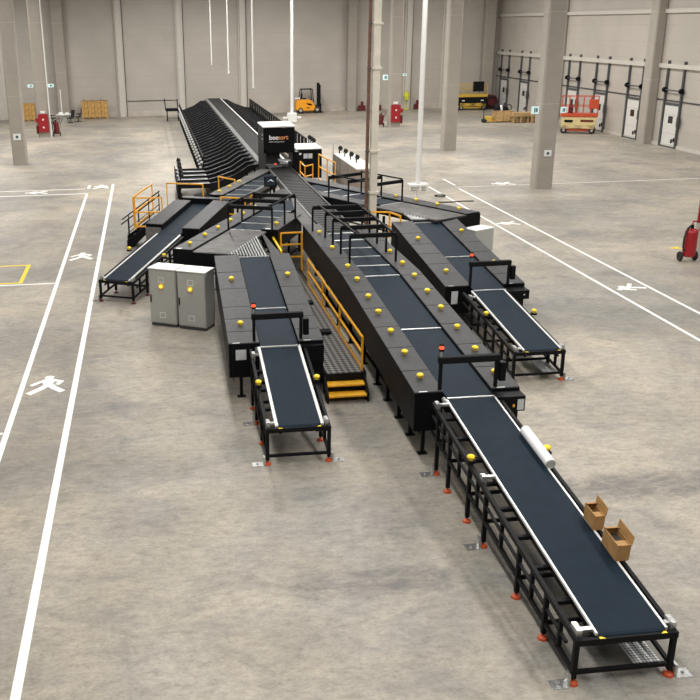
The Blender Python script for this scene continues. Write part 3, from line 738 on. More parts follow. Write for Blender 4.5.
NCH = 31
def make_chute(sgn, ext):
    t = bpy.data.objects.new('sorting_chute', None); C.objects.link(t)
    prof = [(-.84, 2.05), (-1.35, 2.02), (-2.05, 1.58), (-3.0, 1.24), (-3.4, 1.15)] if sgn < 0 else [(-.75, 2.05), (-1.3, 2.02), (-2.05, 1.62), (-3.0, 1.28), (-3.5, 1.2)]
    X = lambda x: x if sgn < 0 else -x
    W = 1.28
    bed = MB(); prof = [(x, z - (.0, .28, .32, .32, .30)[i]) for i, (x, z) in enumerate(prof)]
    for (a, za), (c, zc) in zip(prof, prof[1:]):
        x0, x1 = sorted((X(a), X(c))); z0, z1 = (zc, za) if X(c) < X(a) else (za, zc)
        bed.hexa([(x0, 0, z0 - .05), (x1, 0, z1 - .05), (x1, W, z1 - .05), (x0, W, z0 - .05), (x0, 0, z0), (x1, 0, z1), (x1, W, z1), (x0, W, z0)])
    bed.build('slide_bed', 'fin', t)
    for y in (0., W + .02):
        wl = MB(); wh = [.03, .30, .34, .34, .32]
        pts = [(X(x), y, z + h) for (x, z), h in zip(prof, wh)] + [(X(x), y, z - .06) for x, z in reversed(prof)]
        wl.ext(pts, (0, .045, 0)); wl.build('side_wall', 'fin', t)
        if ext or y == 0.:
            ed = MB()
            for (p, q), (h, g) in zip(zip(prof, prof[1:]), zip(wh, wh[1:])): ed.bar((X(p[0]), y + .02, p[1] + h), (X(q[0]), y + .02, q[1] + g), .06, .03)
            ed.build('wall_edge', 'finedge', t)
    xe = X(prof[-1][0])
    if not ext:
        eb = MB().box(xe - .02, xe + .02, .04, W, .95, 1.3).build('end_board', 'matblack', t)
        for yy in (.0, W):
            MB().box(xe - .03, xe + .03, yy - .03, yy + .03, 0, 1.85 if sgn < 0 else 2.05).build('end_post', 'black', t)
        MB().box(xe - .03, xe + .03, 0, W + .1, 1.75 if sgn < 0 else 1.98, 1.82 if sgn < 0 else 2.06).build('top_rail', 'black', t)
        e = -.035 if sgn < 0 else .02
        for z in (1.02, 1.5):
            MB().box(min(xe + sgn * .17, xe + sgn * .03), max(xe + sgn * .17, xe + sgn * .03), -.03, .0, z - .06, z + .06).build('number_plate', 'label', eb)
        if sgn > 0:
            MB().box(xe - .015, xe + .015, .1, .75, 1.25, 1.98).build('back_board', 'matblack', t)
    else:
        x1 = xe - 1.65
        MB().box(x1, xe, .1, .62, 1.06, 1.12).build('flat_bed', 'palebed', t); MB().box(x1, xe, .62, W - .1, 1.02, 1.10).build('bed_cover', 'matblack', t)
        for yy in (.0, W): MB().box(x1, xe, yy - .03, yy + .06, .95, 1.17).build('bed_wall', 'matblack', t)
        MB().box(x1 - .04, x1, 0, W, .75, 1.35).build('end_board', 'matblack', t)
        for yy in (.1, W - .1): MB().box(x1 + .02, x1 + .1, yy - .04, yy + .04, 0, .95).build('end_post', 'black', t)
    return t
def copies(proto, n, y0, pitch, label, group, start=0):
    for i in range(n):
        o = proto if i == 0 else copy_tree(proto)
        o.location = (6.4, y0 + i * pitch, 0); tag(o, label, 'chute', group)
copies(make_chute(-1, True), 4, 48.6, 1.42, 'black chute with a pale flat receiving bed behind the orange guard rail', 'pale bed chutes by the stair platform')
copies(make_chute(-1, False), NCH - 4, 48.6 + 4 * 1.42, 1.42, 'black sorting chute with small white plates on the cabinet side of the sorter track', 'chutes on the walkway side of the track')
copies(make_chute(1, False), 24, 59.6, 1.42, 'black sorting chute on the forklift side of the sorter track', 'chutes on the forklift side of the track')

def arm_head(x, y, z0, z1, label, group):
    t = thing('display_arm', label, 'display', (x, y, z0), 0, group)
    h = z1 - z0
    MB().box(-.03, .03, -.03, .03, 0, h).build('post', 'matblack', t)
    b = MB().torus((.06, 0, h - .15), (.7, 1, 0), .075, .075, 14, 6); b.build('hoop', 'hose', t, smooth=True)
    MB().box(-.12, -.03, -.03, .03, h - .3, h - .2).build('hoop_clip', 'labelgrey', t)
for i in range(5): arm_head(1.52 + .015 * i, 50.4 + i * 1.5, 0, 1.5, 'black hoop holder on a post at the end of the pale chute beds', 'hoop holders at the pale chute beds')
for i in range(3): arm_head(9.9, 57.2 + i * .75, 0, 2.35, 'black hoop holder on a post behind the black switch box', 'hoop holders behind the switch box')
t = thing('end_chute_frame', 'black single chute bench with tall end posts at the far end of the sorter', 'chute', (1.85, 94.6, 0))
MB().box(-.1, 1.2, 0, .9, .95, 1.2).build('bed', 'matblack', t)
for x in (0., 1.1):
    for y in (.05, .85): MB().box(x - .05, x + .05, y - .05, y + .05, 0, .95).build('leg', 'black', t)
MB().bar((-.12, .0, 1.0), (-.22, .0, 2.2), .09).build('end_post', 'black', t); MB().bar((1.1, .0, 1.1), (1.0, .0, 2.1), .09).build('end_post', 'black', t)
MB().box(0, 1.1, -.02, .04, .28, .34).build('stretcher', 'black', t)

# ------------------------------------------------------------------ portal
t = thing('scanner_portal', 'tall black portal cabin with a white roof and lettering over the track', 'portal', (6.33, 46.3, 0))
pw = .77
MB().box(-pw, -.66, 0, 2.3, 0, 3.05).build('side_wall', 'cover', t)
MB().box(.80, 1.0, 0, 2.3, 0, 2.95).build('side_wall', 'gloss', t)
MB().box(.68, .80, 0, .9, 2.2, 2.95).build('curtain', 'gloss', t)
MB().box(-pw, pw, 0, 2.3, 2.93, 4.17).build('housing', 'gloss', t)
MB().box(-pw - .01, -pw, .0, 2.3, 0, 4.17).build('side_sheet', 'slat', t)
MB().box(-pw - .03, pw + .03, -.03, 2.33, 4.17, 4.23).build('roof', 'whitep', t)
MB().box(.15, .3, -.05, -.03, 4.14, 4.21).build('roof_clip', 'silver', t)
MB().box(-.64, .12, .7, .72, 2.3, 2.93).build('curtain', 'cover', t)
b = MB().prism([(-.4, .4), (.5, .4), (.5, 1.6)], 2.25, 2.3); b.build('inner_guide', 'skirt', t)
for y in (.1, .5): MB().box(.0, .6, y, y + .05, 2.5, 2.56).build('inner_bar', 'labelgrey', t)
MB().cyl((-.2, -.02, 2.4), (-.2, -.08, 2.4), .04, n=12).build('signal_lamp', 'redlamp', t)
for z in (3.75, 3.55): MB().box(-pw - .02, -pw - .01, .3, .5, z, z + .08).build('side_sticker', 'label', t)
def lettering(txt, x, z, size, m, name='lettering'):
    cu = bpy.data.curves.new(name, 'FONT'); cu.body = txt; cu.size = size; cu.extrude = .004; cu.offset = size * .012
    cu.materials.append(M[m]); o = bpy.data.objects.new(name, cu); C.objects.link(o); o.parent = t
    o.rotation_euler = (PI / 2, 0, 0); o.location = (x, -.006, z)
    dg = bpy.context.evaluated_depsgraph_get(); me = bpy.data.meshes.new_from_object(o.evaluated_get(dg)); bpy.data.objects.remove(o)
    o = bpy.data.objects.new(name, me); C.objects.link(o); o.parent = t; o.rotation_euler = (PI / 2, 0, 0); o.location = (x, -.006, z); return o
lettering('bee', -.5, 3.58, .31, 'whitetext'); lettering('sort', -.065, 3.58, .31, 'orangetext')
lettering('smart sorting system', -.5, 3.45, .09, 'greytext')

# switch box and brown bench behind
t = thing('switch_box', 'black switch cabin with a white roof and pale papers next to the portal', 'cabinet', (8.45, 54.4, 0))
MB().box(0, 1.5, 0, 2.4, .0, 2.02).build('body', 'gloss', t, .01); MB().box(-.02, 1.52, -.02, 2.42, 2.02, 2.08).build('roof', 'whitep', t)
for i, (x, w, z, h) in enumerate(((.42, .24, 1.5, .28), (.7, .24, 1.5, .28), (.12, .16, 1.72, .1))): MB().box(x, x + w, -.012, 0, z, z + h).build('paper_notice', 'labelgrey' if i < 2 else 'label', t)
t = thing('packing_bench', 'long bench with brown side panels and a pale top near the steel column', 'bench', (10.98, 49.65, 0))
MB().box(0, .06, 0, 6.5, .0, 1.46).build('side_panel', 'brownpanel', t)
MB().box(0, 1.1, 0, 6.5, 1.46, 1.52).build('bench_top', 'benchtop', t)
MB().box(1.0, 1.06, 0, 6.5, 0, 1.46).build('side_panel', 'brownpanel', t); MB().box(.06, 1.0, 0, .06, 0, 1.46).build('end_panel', 'brownpanel', t)
for y in (2.2, 4.4): MB().box(-.012, 0, y - .02, y + .02, 0, 1.46).build('panel_joint', 'cabedge', t)
MB().box(-.03, .03, 6.5, 6.58, 0, 2.1).build('end_post', 'cab', t)
for i in range(4): arm_head(11.3 + .05 * i, 55.9 - i * 1.35, 1.52, 1.98, 'black hoop holder on the pale top of the brown bench', 'hoop holders on the bench')

t = thing('monitor', 'small dark screen on a stand where the far merge conveyor meets the track', 'screen', (5.02, 39.6, 2.1))
MB().box(-.03, .03, 0, .05, 0, .35).build('stand', 'matblack', t)
MB().box(-.27, .27, -.03, .03, .3, .74).build('housing', 'matblack', t, .01)
MB().box(-.22, .22, -.034, -.03, .35, .69).build('display', 'screen', t)
MB().add([(-.15, -.037, .5), (.02, -.037, .62), (.16, -.037, .5), (.06, -.037, .53), (.0, -.037, .57)], [(0, 1, 2, 3, 4)]).build('picture', 'screenpic', t)

# ------------------------------------------------------------------ small things on the long conveyor
t = thing('film_roll', 'white roll of film lying along the rail of the long open conveyor', 'roll', (6.97, 14.66, 1.252))
b = MB(); n = 24; L0, L1 = (0, 0, .06), (.0, 1.25, .184)
for r, m_ in ((.1, 'tape'),):
    MB().cyl(L0, L1, r, n=n).build('film', m_, t, smooth=True)
MB().torus(L0, (0, 1, .1), .08, .016, 20, 6).build('core_rim', 'cab', t, smooth=True)
MB().cyl((0, -.008, .059), (0, -.001, .06), .066, n=18).build('core', 'cab', t)
def carton(x, y, z, rz, w, d, h, label, stuff):
    t = thing('open_carton', label, 'carton', (x, y, z), rz)
    t.rotation_euler = (.099, 0, rz)
    b = MB().box(0, w, 0, d, 0, .01).box(0, w, 0, .012, .01, h).box(0, w, d - .012, d, .01, h).box(0, .012, .012, d - .012, .01, h).box(w - .012, w, .012, d - .012, .01, h)
    b.build('box', 'cardboard', t)
    MB().box(.012, w - .012, .012, d - .012, .012, h * .6).build('contents', stuff, t)
    b = MB(); b.ext([(w, 0, h), (w, d, h), (w + .02, d, h + .15), (w + .02, 0, h + .15)], (.01, 0, 0)); b.build('flap', 'cardboard', t)
    b = MB(); b.ext([(0, 0, h), (w, 0, h), (w, .14, h - .01), (0, .14, h - .01)], (0, 0, .008)); b.build('flap', 'cardboard', t)
    b = MB(); b.ext([(0, d, h), (w, d, h), (w, d - .08, h + .03), (0, d - .08, h + .03)], (0, 0, .008)); b.build('flap', 'cardboard', t)
    return t
carton(6.90, 12.74, 1.048, R_(-1), .17, .40, .27, 'smaller open brown carton resting on the long conveyor rail, farther from the nose', 'cardin')
carton(6.885, 11.93, .967, R_(-1), .22, .50, .29, 'larger open brown carton resting on the long conveyor rail, nearer its nose', 'plate')

# ------------------------------------------------------------------ hanging drops
def drop(x, y, z, w, label):
    t = thing('hanging_socket_drop', label, 'hanging cable', (x, y, z), 0)
    MB().cyl((0, 0, .1), (0, 0, 14 - z), w, n=8).build('rod', 'whitep', t)
    MB().box(-.14, .14, -.08, .08, 0, .12).build('socket', 'cab', t, .02)
drop(6.1, 90.5, 5.3, .05, 'thin white hanging cable drop deepest in the hall over the sorter')
drop(6.3, 74.5, 5.3, .05, 'thin white hanging cable drop above the middle of the sorter')
drop(6.2, 56.4, 5.3, .045, 'thin white hanging cable drop above the black portal end of the sorter')
def power_drop(x, y, label, big):
    t = thing('power_drop', label, 'power drop', (x, y, .0))
    MB().cyl((0, 0, 1.0), (0, 0, 14), .13, n=14).build('pole', 'whitep', t, smooth=True)
    MB().box(-.5 if big else -.38, .5 if big else .38, -.3, .3, 1.0, 1.12 if big else 1.75).build('socket_housing', 'whitep', t, .02)
    for x_ in (-.28, .28):
        if big: MB().cyl((x_, -.12, 1.0), (x_, -.2, .8), .11, .13, 14).build('socket_cup', 'cab', t)
        else: MB().box(x_ * 2.1 - .18, x_ * 2.1 + .18, -.2, .2, 1.3, 1.42).build('wing', 'whitep', t)
    MB().box(-.06, .06, -.06, .06, 0, 1.0).build('stand', 'whitep', t)
power_drop(13.53, 46.6, 'white power pole with two round sockets beyond the dock side merge conveyor', True)
power_drop(12.14, 80.6, 'white power pole with a block housing behind the black portal', False)
# bits on the floor
t = thing('cable_coil', 'small dark cable coil lying on the floor by the white power pole', 'cable', (15.45, 48.9, 0))
MB().torus((0, 0, .03), (0, 0, 1), .28, .03, 18, 6).build('coil', 'hose', t); MB().torus((.15, .3, .07), (0, .1, 1), .25, .025, 18, 6).build('loop', 'labelgrey', t)
t = thing('cable_strip', 'dark cable strip lying flat across the walkway line', 'cable', (15.2, 47.0, 0))
MB().tube([(-.4, .1, .03), (.3, .0, .03), (.9, .15, .03), (1.5, .05, .03)], .03).build('cable', 'hose', t)

# ------------------------------------------------------------------ fire equipment
def fire_cabinet(x, y, label, side):
    t = thing('fire_cabinet', label, 'fire cabinet', (x, y, 0))
    b = MB().box(-.42, .42, -.28, 0, .45, 1.95).build('box', 'red', t, .02)
    for z in (1.5, .85): MB().cyl((0, -.28, z), (0, -.31, z), .08, n=18).build('round_window', 'label', b)
    e = MB().cyl((side * .55, -.15, .32), (side * .55, -.15, .95), .1, n=12); e.dome((side * .55, -.15, .95), .1, .08, 12, 3); e.cyl((side * .55, -.15, 1.0), (side * .55, -.15, 1.12), .03, n=8)
    e.build('extinguisher', 'darkred', t, smooth=True)
    MB().box(side * .42, side * .68, -.12, -.02, 1.25, 1.6).build('sign', 'red', t)
    MB().box(-.2, .2, -.1, 0, 2.0, 2.2).build('top_sign', 'label', t)
fire_cabinet(-8.97, 83.6, 'red fire cabinet on the column by the table with black chairs', -1)
fire_cabinet(21.95, 83.7, 'red fire cabinet on the column by the yellow shower', 1)
def wheeled_ext(x, y, rz, label, s=1., m='red'):
    t = thing('wheeled_extinguisher', label, 'extinguisher', (x, y, 0), rz)
    b = MB().cyl((0, 0, .2 * s), (0, 0, .95 * s), .2 * s, n=20); b.dome((0, 0, .95 * s), .2 * s, .12 * s, 20, 4); b.cyl((0, 0, .16 * s), (0, 0, .2 * s), .16 * s, .2 * s, 20)
    b.build('cylinder', m, t, smooth=True)
    MB().cyl((0, 0, 1.04 * s), (0, 0, 1.18 * s), .05 * s, n=10).build('valve', 'matblack', t)
    for x_ in (-.25, .25):
        w = MB().torus((x_ * s, .06 * s, .16 * s), (1, 0, 0), .115 * s, .045 * s, 18, 8); w.cyl((x_ * s - .02 * s, .06 * s, .16 * s), (x_ * s + .02 * s, .06 * s, .16 * s), .11 * s, n=16)
        w.build('wheel', 'rubber', t, smooth=True)
    MB().tube([(-.03, .02, 1.15 * s), (-.16 * s, -.05, 1.08 * s), (-.27 * s, -.1, .8 * s), (-.27 * s, -.1, .5 * s), (-.22 * s, -.12, .35 * s)], .03 * s).build('hose', 'hose', t)
    MB().tube([(-.02, .04, 1.12 * s), (.1 * s, .16, 1.25 * s), (.5 * s, .2, 1.25 * s), (.3 * s, .2, .9 * s), (.2 * s, .15, .3 * s)], .022 * s).build('handle_bar', m, t)
    return t
wheeled_ext(20.55, 33.2, 0, 'bright red wheeled extinguisher beside the small yellow arrow', 1.22)
wheeled_ext(-8.0, 84.3, 0, 'dark red wheeled extinguisher near the table with black chairs', 1.15, 'darkred')
wheeled_ext(20.85, 84.4, 0, 'dark red wheeled extinguisher beside the column fire cabinet', 1.0, 'darkred')
t = thing('fire_sign_stand', 'red fire sign board on a post at the photo edge over the extinguisher', 'sign', (21.05, 33.45, 0))
MB().box(.3, .36, -.03, .03, 0, 2.15).build('post', 'cab', t); MB().box(-.2, .6, -.06, -.03, 1.45, 2.15).build('board', 'red', t)
column(21.45, 22.4, 33.65, 34.5, 'concrete column at the photo edge behind the bright red wheeled extinguisher')
t = thing('emergency_shower', 'yellow emergency shower on a stand at the back wall', 'shower', (27.5, 100.5, 0))
MB().cyl((0, 0, 0), (0, 0, 2.0), .05, n=10).build('pipe', 'hivis', t); MB().dome((0, -.1, 1.35), .35, .55, 14, 4).build('shower_head', 'hivis', t, smooth=True); MB().cyl((0, -.1, .0), (0, -.1, .1), .3, n=14).build('base', 'hivis', t)
MB().box(-.2, .2, -.4, -.1, 1.0, 1.35).build('basin', 'hivis', t, .05)
for x, l in ((28.75, 'small dark red fire bucket stand at the back wall beside the yellow shower'), (24.4, 'small dark red box at the foot of the back wall behind the beige steel column'), (22.7, 'dark red box between the back wall columns')):
    t = thing('fire_point', l, 'fire point', (x, 100.5, 0)); MB().box(-.35, .35, -.2, .2, 0, .55).build('box', 'darkred', t, .02); MB().cyl((0, 0, .55), (0, 0, .95), .14, n=12).build('extinguisher', 'darkred', t)

def sign(x, y, z, w, h, label, lit=True, m='exitgreen'):
    t = thing('exit_sign' if lit else 'sign_plate', label, 'sign', (x, y, z))
    MB().box(-w / 2, w / 2, -.05, 0, -h / 2, h / 2).build('plate', m, t, .01)
    b = MB()
    if lit: b.box(-w * .15, w * .02, -.056, -.05, -h * .3, h * .3).box(w * .1, w * .3, -.056, -.05, -h * .25, h * .28)
    else: b.cyl((0, -.056, 0), (0, -.05, 0), h * .24, n=16)
    b.build('pictogram', 'signdark', t)
    return t
sign(-9.8, 83.62, 4.28, .45, .24, 'lit sign on the outer flank of the column by the fire cabinet and table'); sign(-8.1, 83.62, 4.27, .48, .27, 'lit sign on the inner flank of the column by the fire cabinet and table')
sign(20.95, 83.72, 4.3, .45, .45, 'pale blue lit sign on the column above the red fire cabinet'); sign(22.7, 83.72, 4.5, .35, .2, 'small lit sign on the dock side of the column above the fire cabinet')
sign(20.9, 50.05, 4.3, .42, .4, 'lit sign on the column before the scissor lift, facing the sorter side'); sign(22.5, 50.05, 4.27, .32, .32, 'lit sign on the column before the scissor lift, facing the dock side')
sign(21.8, 49.99, 1.97, .42, .34, 'square white sign plate low on the column before the scissor lift', False, 'label'); sign(-9.0, 66.44, 1.92, .5, .42, 'square white sign plate low on the thick column', False, 'label')
t = thing('conduit', 'pale vertical conduit pipe on the column by the table with black chairs', 'pipe', (-8.4, 83.5, 0)); MB().cyl((0, 0, 0), (0, 0, 14), .05, n=8).build('pipe', 'whitep', t)

# ------------------------------------------------------------------ dock doors
def dock_door(y, label):
    t = thing('dock_door', label, 'dock door', (37.5, y, 0))
    w = 1.08
    d = MB().box(-.06, 0, -w + .12, w - .12, .0, 2.95).build('door_panel', 'dockdoor', t)
    MB().box(-.075, -.06, -.28, .32, 1.7, 2.2).build('window', 'dockwin', d)
    for yy in (-.45, -.75): MB().box(-.09, -.06, yy - .1, yy + .1, .35 + .1 * (yy < -.6), .62 + .1 * (yy < -.6)).build('buffer', 'matblack', d)
    b = MB().box(-.072, -.06, -w + .12, w - .12, .98, 1.0).box(-.072, -.06, -w + .12, w - .12, 2.3, 2.32); b.build('panel_joint', 'cab', d)
    for s in (-1, 1): MB().box(-.16, 0, s * w - .08, s * w + .08, 0, 6.0).build('track', 'track', t)
    MB().box(-.1, 0, -w, w, 2.95, 3.12).build('head_beam', 'track', t)
    MB().box(-.1, -.0, -w, w, 0, .1).build('threshold', 'track', t)
    b = MB().cyl((-.24, -w, 4.0), (-.24, w, 4.0), .045, n=10)
    b.build('shaft', 'track', t)
    for s in (-1.15, .9): MB().cyl((-.24, s * w - .1, 4.0), (-.24, s * w + .1, 4.0), .18, n=14).build('drum', 'matblack', t)
    MB().box(-.3, -.16, -w - .28, -w - .08, 1.55, 2.25).build('control_box', 'track', t)
for y, l in ((65.1, 'dock door beyond the wall column, closest to the photo edge'), (70.7, 'dock door just before the wall column'), (76.35, 'dock door behind the red scissor lift, its platform side'),
             (81.7, 'dock door partly hidden behind the tall column and red lift'), (92.85, 'dock door beyond the stacked wooden pallets'), (98.35, 'dock door next to the corner by the yellow scissor lift')):
    dock_door(y, l)

# ------------------------------------------------------------------ forklift
t = thing('forklift', 'orange yellow forklift truck parked at the back wall', 'forklift', (15.35, 99.5, 0))
t.scale = (1.06, 1.06, 1.1)
b = MB(); prof = [(0, .35), (0, 1.0), (.15, 1.28), (.8, 1.3), (1.55, 1.2), (1.95, .6), (1.95, .28), (.3, .22)]
b.ext([(x, -.58, z) for x, z in prof], (0, 1.16, 0)); b.build('body', 'forky', t, .05)
MB().ext([(.95, -.59, .98), (1.5, -.59, .9), (1.62, -.59, .72), (1.2, -.59, .78)], (0, -.01, 0)).build('vent', 'matblack', t)
MB().box(1.05, 1.3, -.6, -.58, .5, .58).build('badge', 'matblack', t)
b = MB()
for y in (-.5, .5):
    b.bar((.42, y, 1.25), (.55, y, 2.2), .07); b.bar((1.75, y, 1.0), (1.6, y, 2.2), .07)
b.box(.5, 1.65, -.54, .54, 2.18, 2.24)
b.build('overhead_guard', 'matblack', t)
b = MB().box(.6, 1.05, -.25, .25, 1.28, 1.4).box(.55, .68, -.25, .25, 1.4, 1.85); b.build('seat', 'seatblack', t, .03)
MB().bar((1.55, 0, 1.2), (1.35, 0, 1.6), .05).build('steering_column', 'matblack', t)
b = MB()
for y in (-.35, .35): b.box(2.2, 2.36, y - .06, y + .06, .08, 2.75).box(2.36, 2.46, y - .04, y + .04, .08, 2.6)
for z in (.3, 1.4, 2.65): b.box(2.22, 2.36, -.4, .4, z, z + .1)
b.build('mast', 'matblack', t)
for y in (-.25, .25): MB().box(2.46, 2.75, y - .06, y + .06, .04, .09).build('fork', 'matblack', t)
MB().box(2.44, 2.52, -.5, .5, .1, .9).build('carriage', 'matblack', t)
for (x, r) in ((.45, .3), (2.1, .36)):
    for y in (-.5, .5):
        w = MB().torus((x, y, r), (0, 1, 0), r - .1, .1, 22, 8); w.cyl((x, y - .06, r), (x, y + .06, r), r - .1, n=18); w.build('wheel', 'rubber', t, smooth=True)
        MB().cyl((x, y - .1, r), (x, y + .1, r), .14, n=14).build('hub', 'cab', t)
MB().box(-.05, .5, -.3, .3, 1.3, 1.45).build('rear_bag', 'label', t, .05)

# ------------------------------------------------------------------ scissor lifts
def scissor_lift(x, y, rz, label, L, W, deck, base, rail, kind):
    t = thing('scissor_lift', label, 'scissor lift', (x, y, 0), rz)
    zb = .38
    MB().box(.15, L - .15, .1, W - .1, .2, zb).build('chassis', deck if kind else base, t, .02)
    MB().box(.0, L, 0, W, 1.35, 1.6).build('platform_edge', deck, t, .02)
    MB().box(.1, L - .1, .05, W - .05, .55, 1.32).build('scissor_housing', base if kind else 'matblack', t, .02)
    b = MB()
    for k_ in range(3): z = .42 + k_ * .1; b.bar((.2, -.02, z), (L - .2, -.02, z + .12), .05); b.bar((.2, -.02, z + .12), (L - .2, -.02, z), .05)
    b.build('scissor_arm', base, t)
    if kind:
        MB().box(.35, 1.0, -.0, .05, .9, 1.1).build('lettering_panel', 'matblack', t)
        MB().box(L * .55, L * .9, .02, .045, .95, 1.12).build('marking', 'darkred', t)
    for xx in (.35, L - .35):
        for yy in (.05, W - .05):
            w = MB().torus((xx, yy, .26), (0, 1, 0), .17, .09, 18, 8); w.cyl((xx, yy - .07, .26), (xx, yy + .07, .26), .17, n=16); w.build('wheel', 'rubber', t, smooth=True)
            MB().cyl((xx, yy - .09, .26), (xx, yy + .09, .26), .1, n=12).build('hub', 'cab', t)
    r = MB(); h = 2.95 if kind else 2.6
    n = 5
    for i in range(n + 1):
        for yy in (.04, W - .04): r.bar((L * i / n * .98 + .02, yy, 1.6), (L * i / n * .98 + .02, yy, h), .045)
    for z in (2.2, h):
        for yy in (.04, W - .04): r.bar((0, yy, z), (L, yy, z), .045)
        for xx in (.02, L - .02): r.bar((xx, 0, z), (xx, W, z), .045)
    r.build('guard_rail', rail, t)
    if kind: MB().box(L - .75, L - .05, .0, .25, 2.0, 2.75).build('control_box', deck, t, .03); MB().box(.55, .95, .3, .5, 1.6, 2.3).build('tool_box', 'darkred', t)
    else:
        MB().box(L * .5, L * .86, .0, .3, 1.9, 2.9).build('control_box', 'matblack', t, .02); MB().box(.1, L - .1, -.02, .0, 1.62, 1.68).build('edge_strip', deck, t)
        for xx in (.4, L - .7): MB().box(xx, xx + .3, -.0, .05, .95, 1.05).build('marking', 'label', t)
    return t
scissor_lift(33.7, 75.4, math.atan2(-1.6, 3.0), 'red orange scissor lift with a cream body before the dock doors', 2.9, 1.15, 'liftred', 'liftcream', 'liftred', True)
scissor_lift(32.3, 97.6, R_(-4), 'dark yellow scissor lift parked in the hall corner', 3.1, 1.3, 'lifty', 'lifty', 'lifty', False)
t = thing('hose_drum', 'dark red hose drum standing beside the yellow scissor lift', 'hose drum', (36.3, 98.9, 0))
MB().cyl((0, -.3, .75), (0, .3, .75), .7, n=22).build('drum', 'darkred', t, smooth=True); MB().box(-.5, .5, -.35, .35, 0, .12).build('base', 'matblack', t); MB().torus((0, -.32, .75), (0, 1, 0), .5, .1, 20, 8).build('hose', 'hose', t)

# ------------------------------------------------------------------ pallets, cartons, truck
def pallet_mesh(b, x, y, z, L=1.2, W=.8):
    for i in range(5): b.box(x + i * (L - .14) / 4, x + i * (L - .14) / 4 + .14, y, y + W, z + .115, z + .144)
    for yy in (0, W / 2 - .05, W - .1):
        b.box(x, x + L, y + yy, y + yy + .1, z + .1, z + .115); b.box(x, x + L, y + yy, y + yy + .1, z, z + .02)
        for xx in (0, L / 2 - .07, L - .14): b.box(x + xx, x + xx + .14, y + yy, y + yy + .1, z + .02, z + .1)
    return b
for i in range(8):
    j = i % 2; k_ = i // 2
    t = tag(pallet_mesh(MB(), 0, 0, 0, 1.5, 1.0).build('wooden_pallet', 'wood'), 'wooden pallet in the flat stacks before the dock doors', 'pallet', 'pallets stacked before the dock doors')
    t.location = (33.1 + j * 1.65 + .05 * random.uniform(-1, 1), 84.1 - j * .3 + .05 * random.uniform(-1, 1), .0 + k_ * .146 * (1)); t.rotation_euler = (0, 0, R_(-4 + 2 * random.random()))
t = thing('stacked_boards', 'stack of pale boards lying over the wooden pallets', 'boards', (33.0, 84.0, .585), R_(-3))
for k_ in range(3): MB().box(.0 + .05 * k_, 3.0, 0, .9, k_ * .12, k_ * .12 + .1).build('board', 'wood', t)
t = thing('pallet_truck', 'yellow pallet truck with a black tiller under the wooden crate', 'pallet truck', (30.6, 85.2, 0))
MB().box(.2, .9, -.3, .3, .1, .55).build('body', 'lifty', t, .06); MB().bar((.12, 0, .3), (.05, 0, 1.75), .06).build('tiller', 'matblack', t); MB().box(-.1, .2, -.15, .15, 1.7, 1.78).build('tiller_grip', 'matblack', t)
for y in (-.2, .2): MB().box(.9, 3.2, y - .08, y + .08, .06, .12).build('fork', 'lifty', t)
MB().cyl((.15, -.3, .17), (.15, .3, .17), .17, n=16).build('wheel', 'rubber', t, smooth=True)
for x_ in (3.05,): MB().cyl((x_, -.26, .05), (x_, .26, .05), .05, n=10).build('fork_roller', 'rubber', t)
t = thing('wooden_crate', 'pale wooden crate lying on the pallet truck', 'crate', (31.65, 84.8, .12))
MB().box(0, 1.6, 0, .8, 0, .95).build('box', 'wood', t, .01)
for x in (.0, .75, 1.5): MB().box(x, x + .1, -.02, 0, 0, .95).build('batten', 'cardboard', t)
t = thing('black_sack', 'crumpled black and white sack lying on the wooden crate', 'sack', (31.7, 85.0, 1.07))
b = MB().dome((.25, .2, 0), .38, .55, 12, 4); b.dome((.9, .25, 0), .45, .4, 12, 4); b.build('sack', 'matblack', t, smooth=True); MB().dome((.55, .1, 0), .22, .5, 10, 4).build('white_sheet', 'label', t, smooth=True)
MB().torus((1.35, .2, .25), (.3, 1, .2), .25, .04, 16, 6).build('strap', 'hose', t)

def carton_pallet(x, y, nx, w, label, group):
    t = tag(pallet_mesh(MB(), 0, 0, 0, nx * w, .9).build('wooden_pallet', 'wood'), 'wooden pallet under the ' + label, 'pallet'); t.location = (x, y, 0)
    for k_ in range(3):
        for i in range(nx):
            c = thing('cardboard_carton', 'brown carton in the ' + label, 'carton', (x + i * w, y, .146 + k_ * .53), 0, group)
            MB().box(.012, w - .012, .01, .9, 0, .525).build('box', 'film', c, .012)
            MB().box(w * .5 - .03, w * .5 + .03, .004, .01, .02, .5).build('tape', 'cardboard', c)
carton_pallet(-6.75, 99.4, 4, .66, 'wide carton stack at the back wall beside the table', 'cartons stacked at the back wall')
carton_pallet(-12.6, 98.6, 2, .62, 'narrow carton stack half hidden by the thick column', 'cartons stacked behind the thick column')
b = MB()
t = thing('loose_wrap', 'dark crumpled wrapping lying along the top of the wide carton stack', 'wrapping', (-6.7, 99.45, 1.736))
for i in range(9): b.bar((i * .29, .1 + .2 * (i % 2), .03), (i * .29 + .3, .4 - .2 * (i % 2), .12 * (i % 3 == 0) + .04), .06)
b.build('wrap', 'cardin', t)

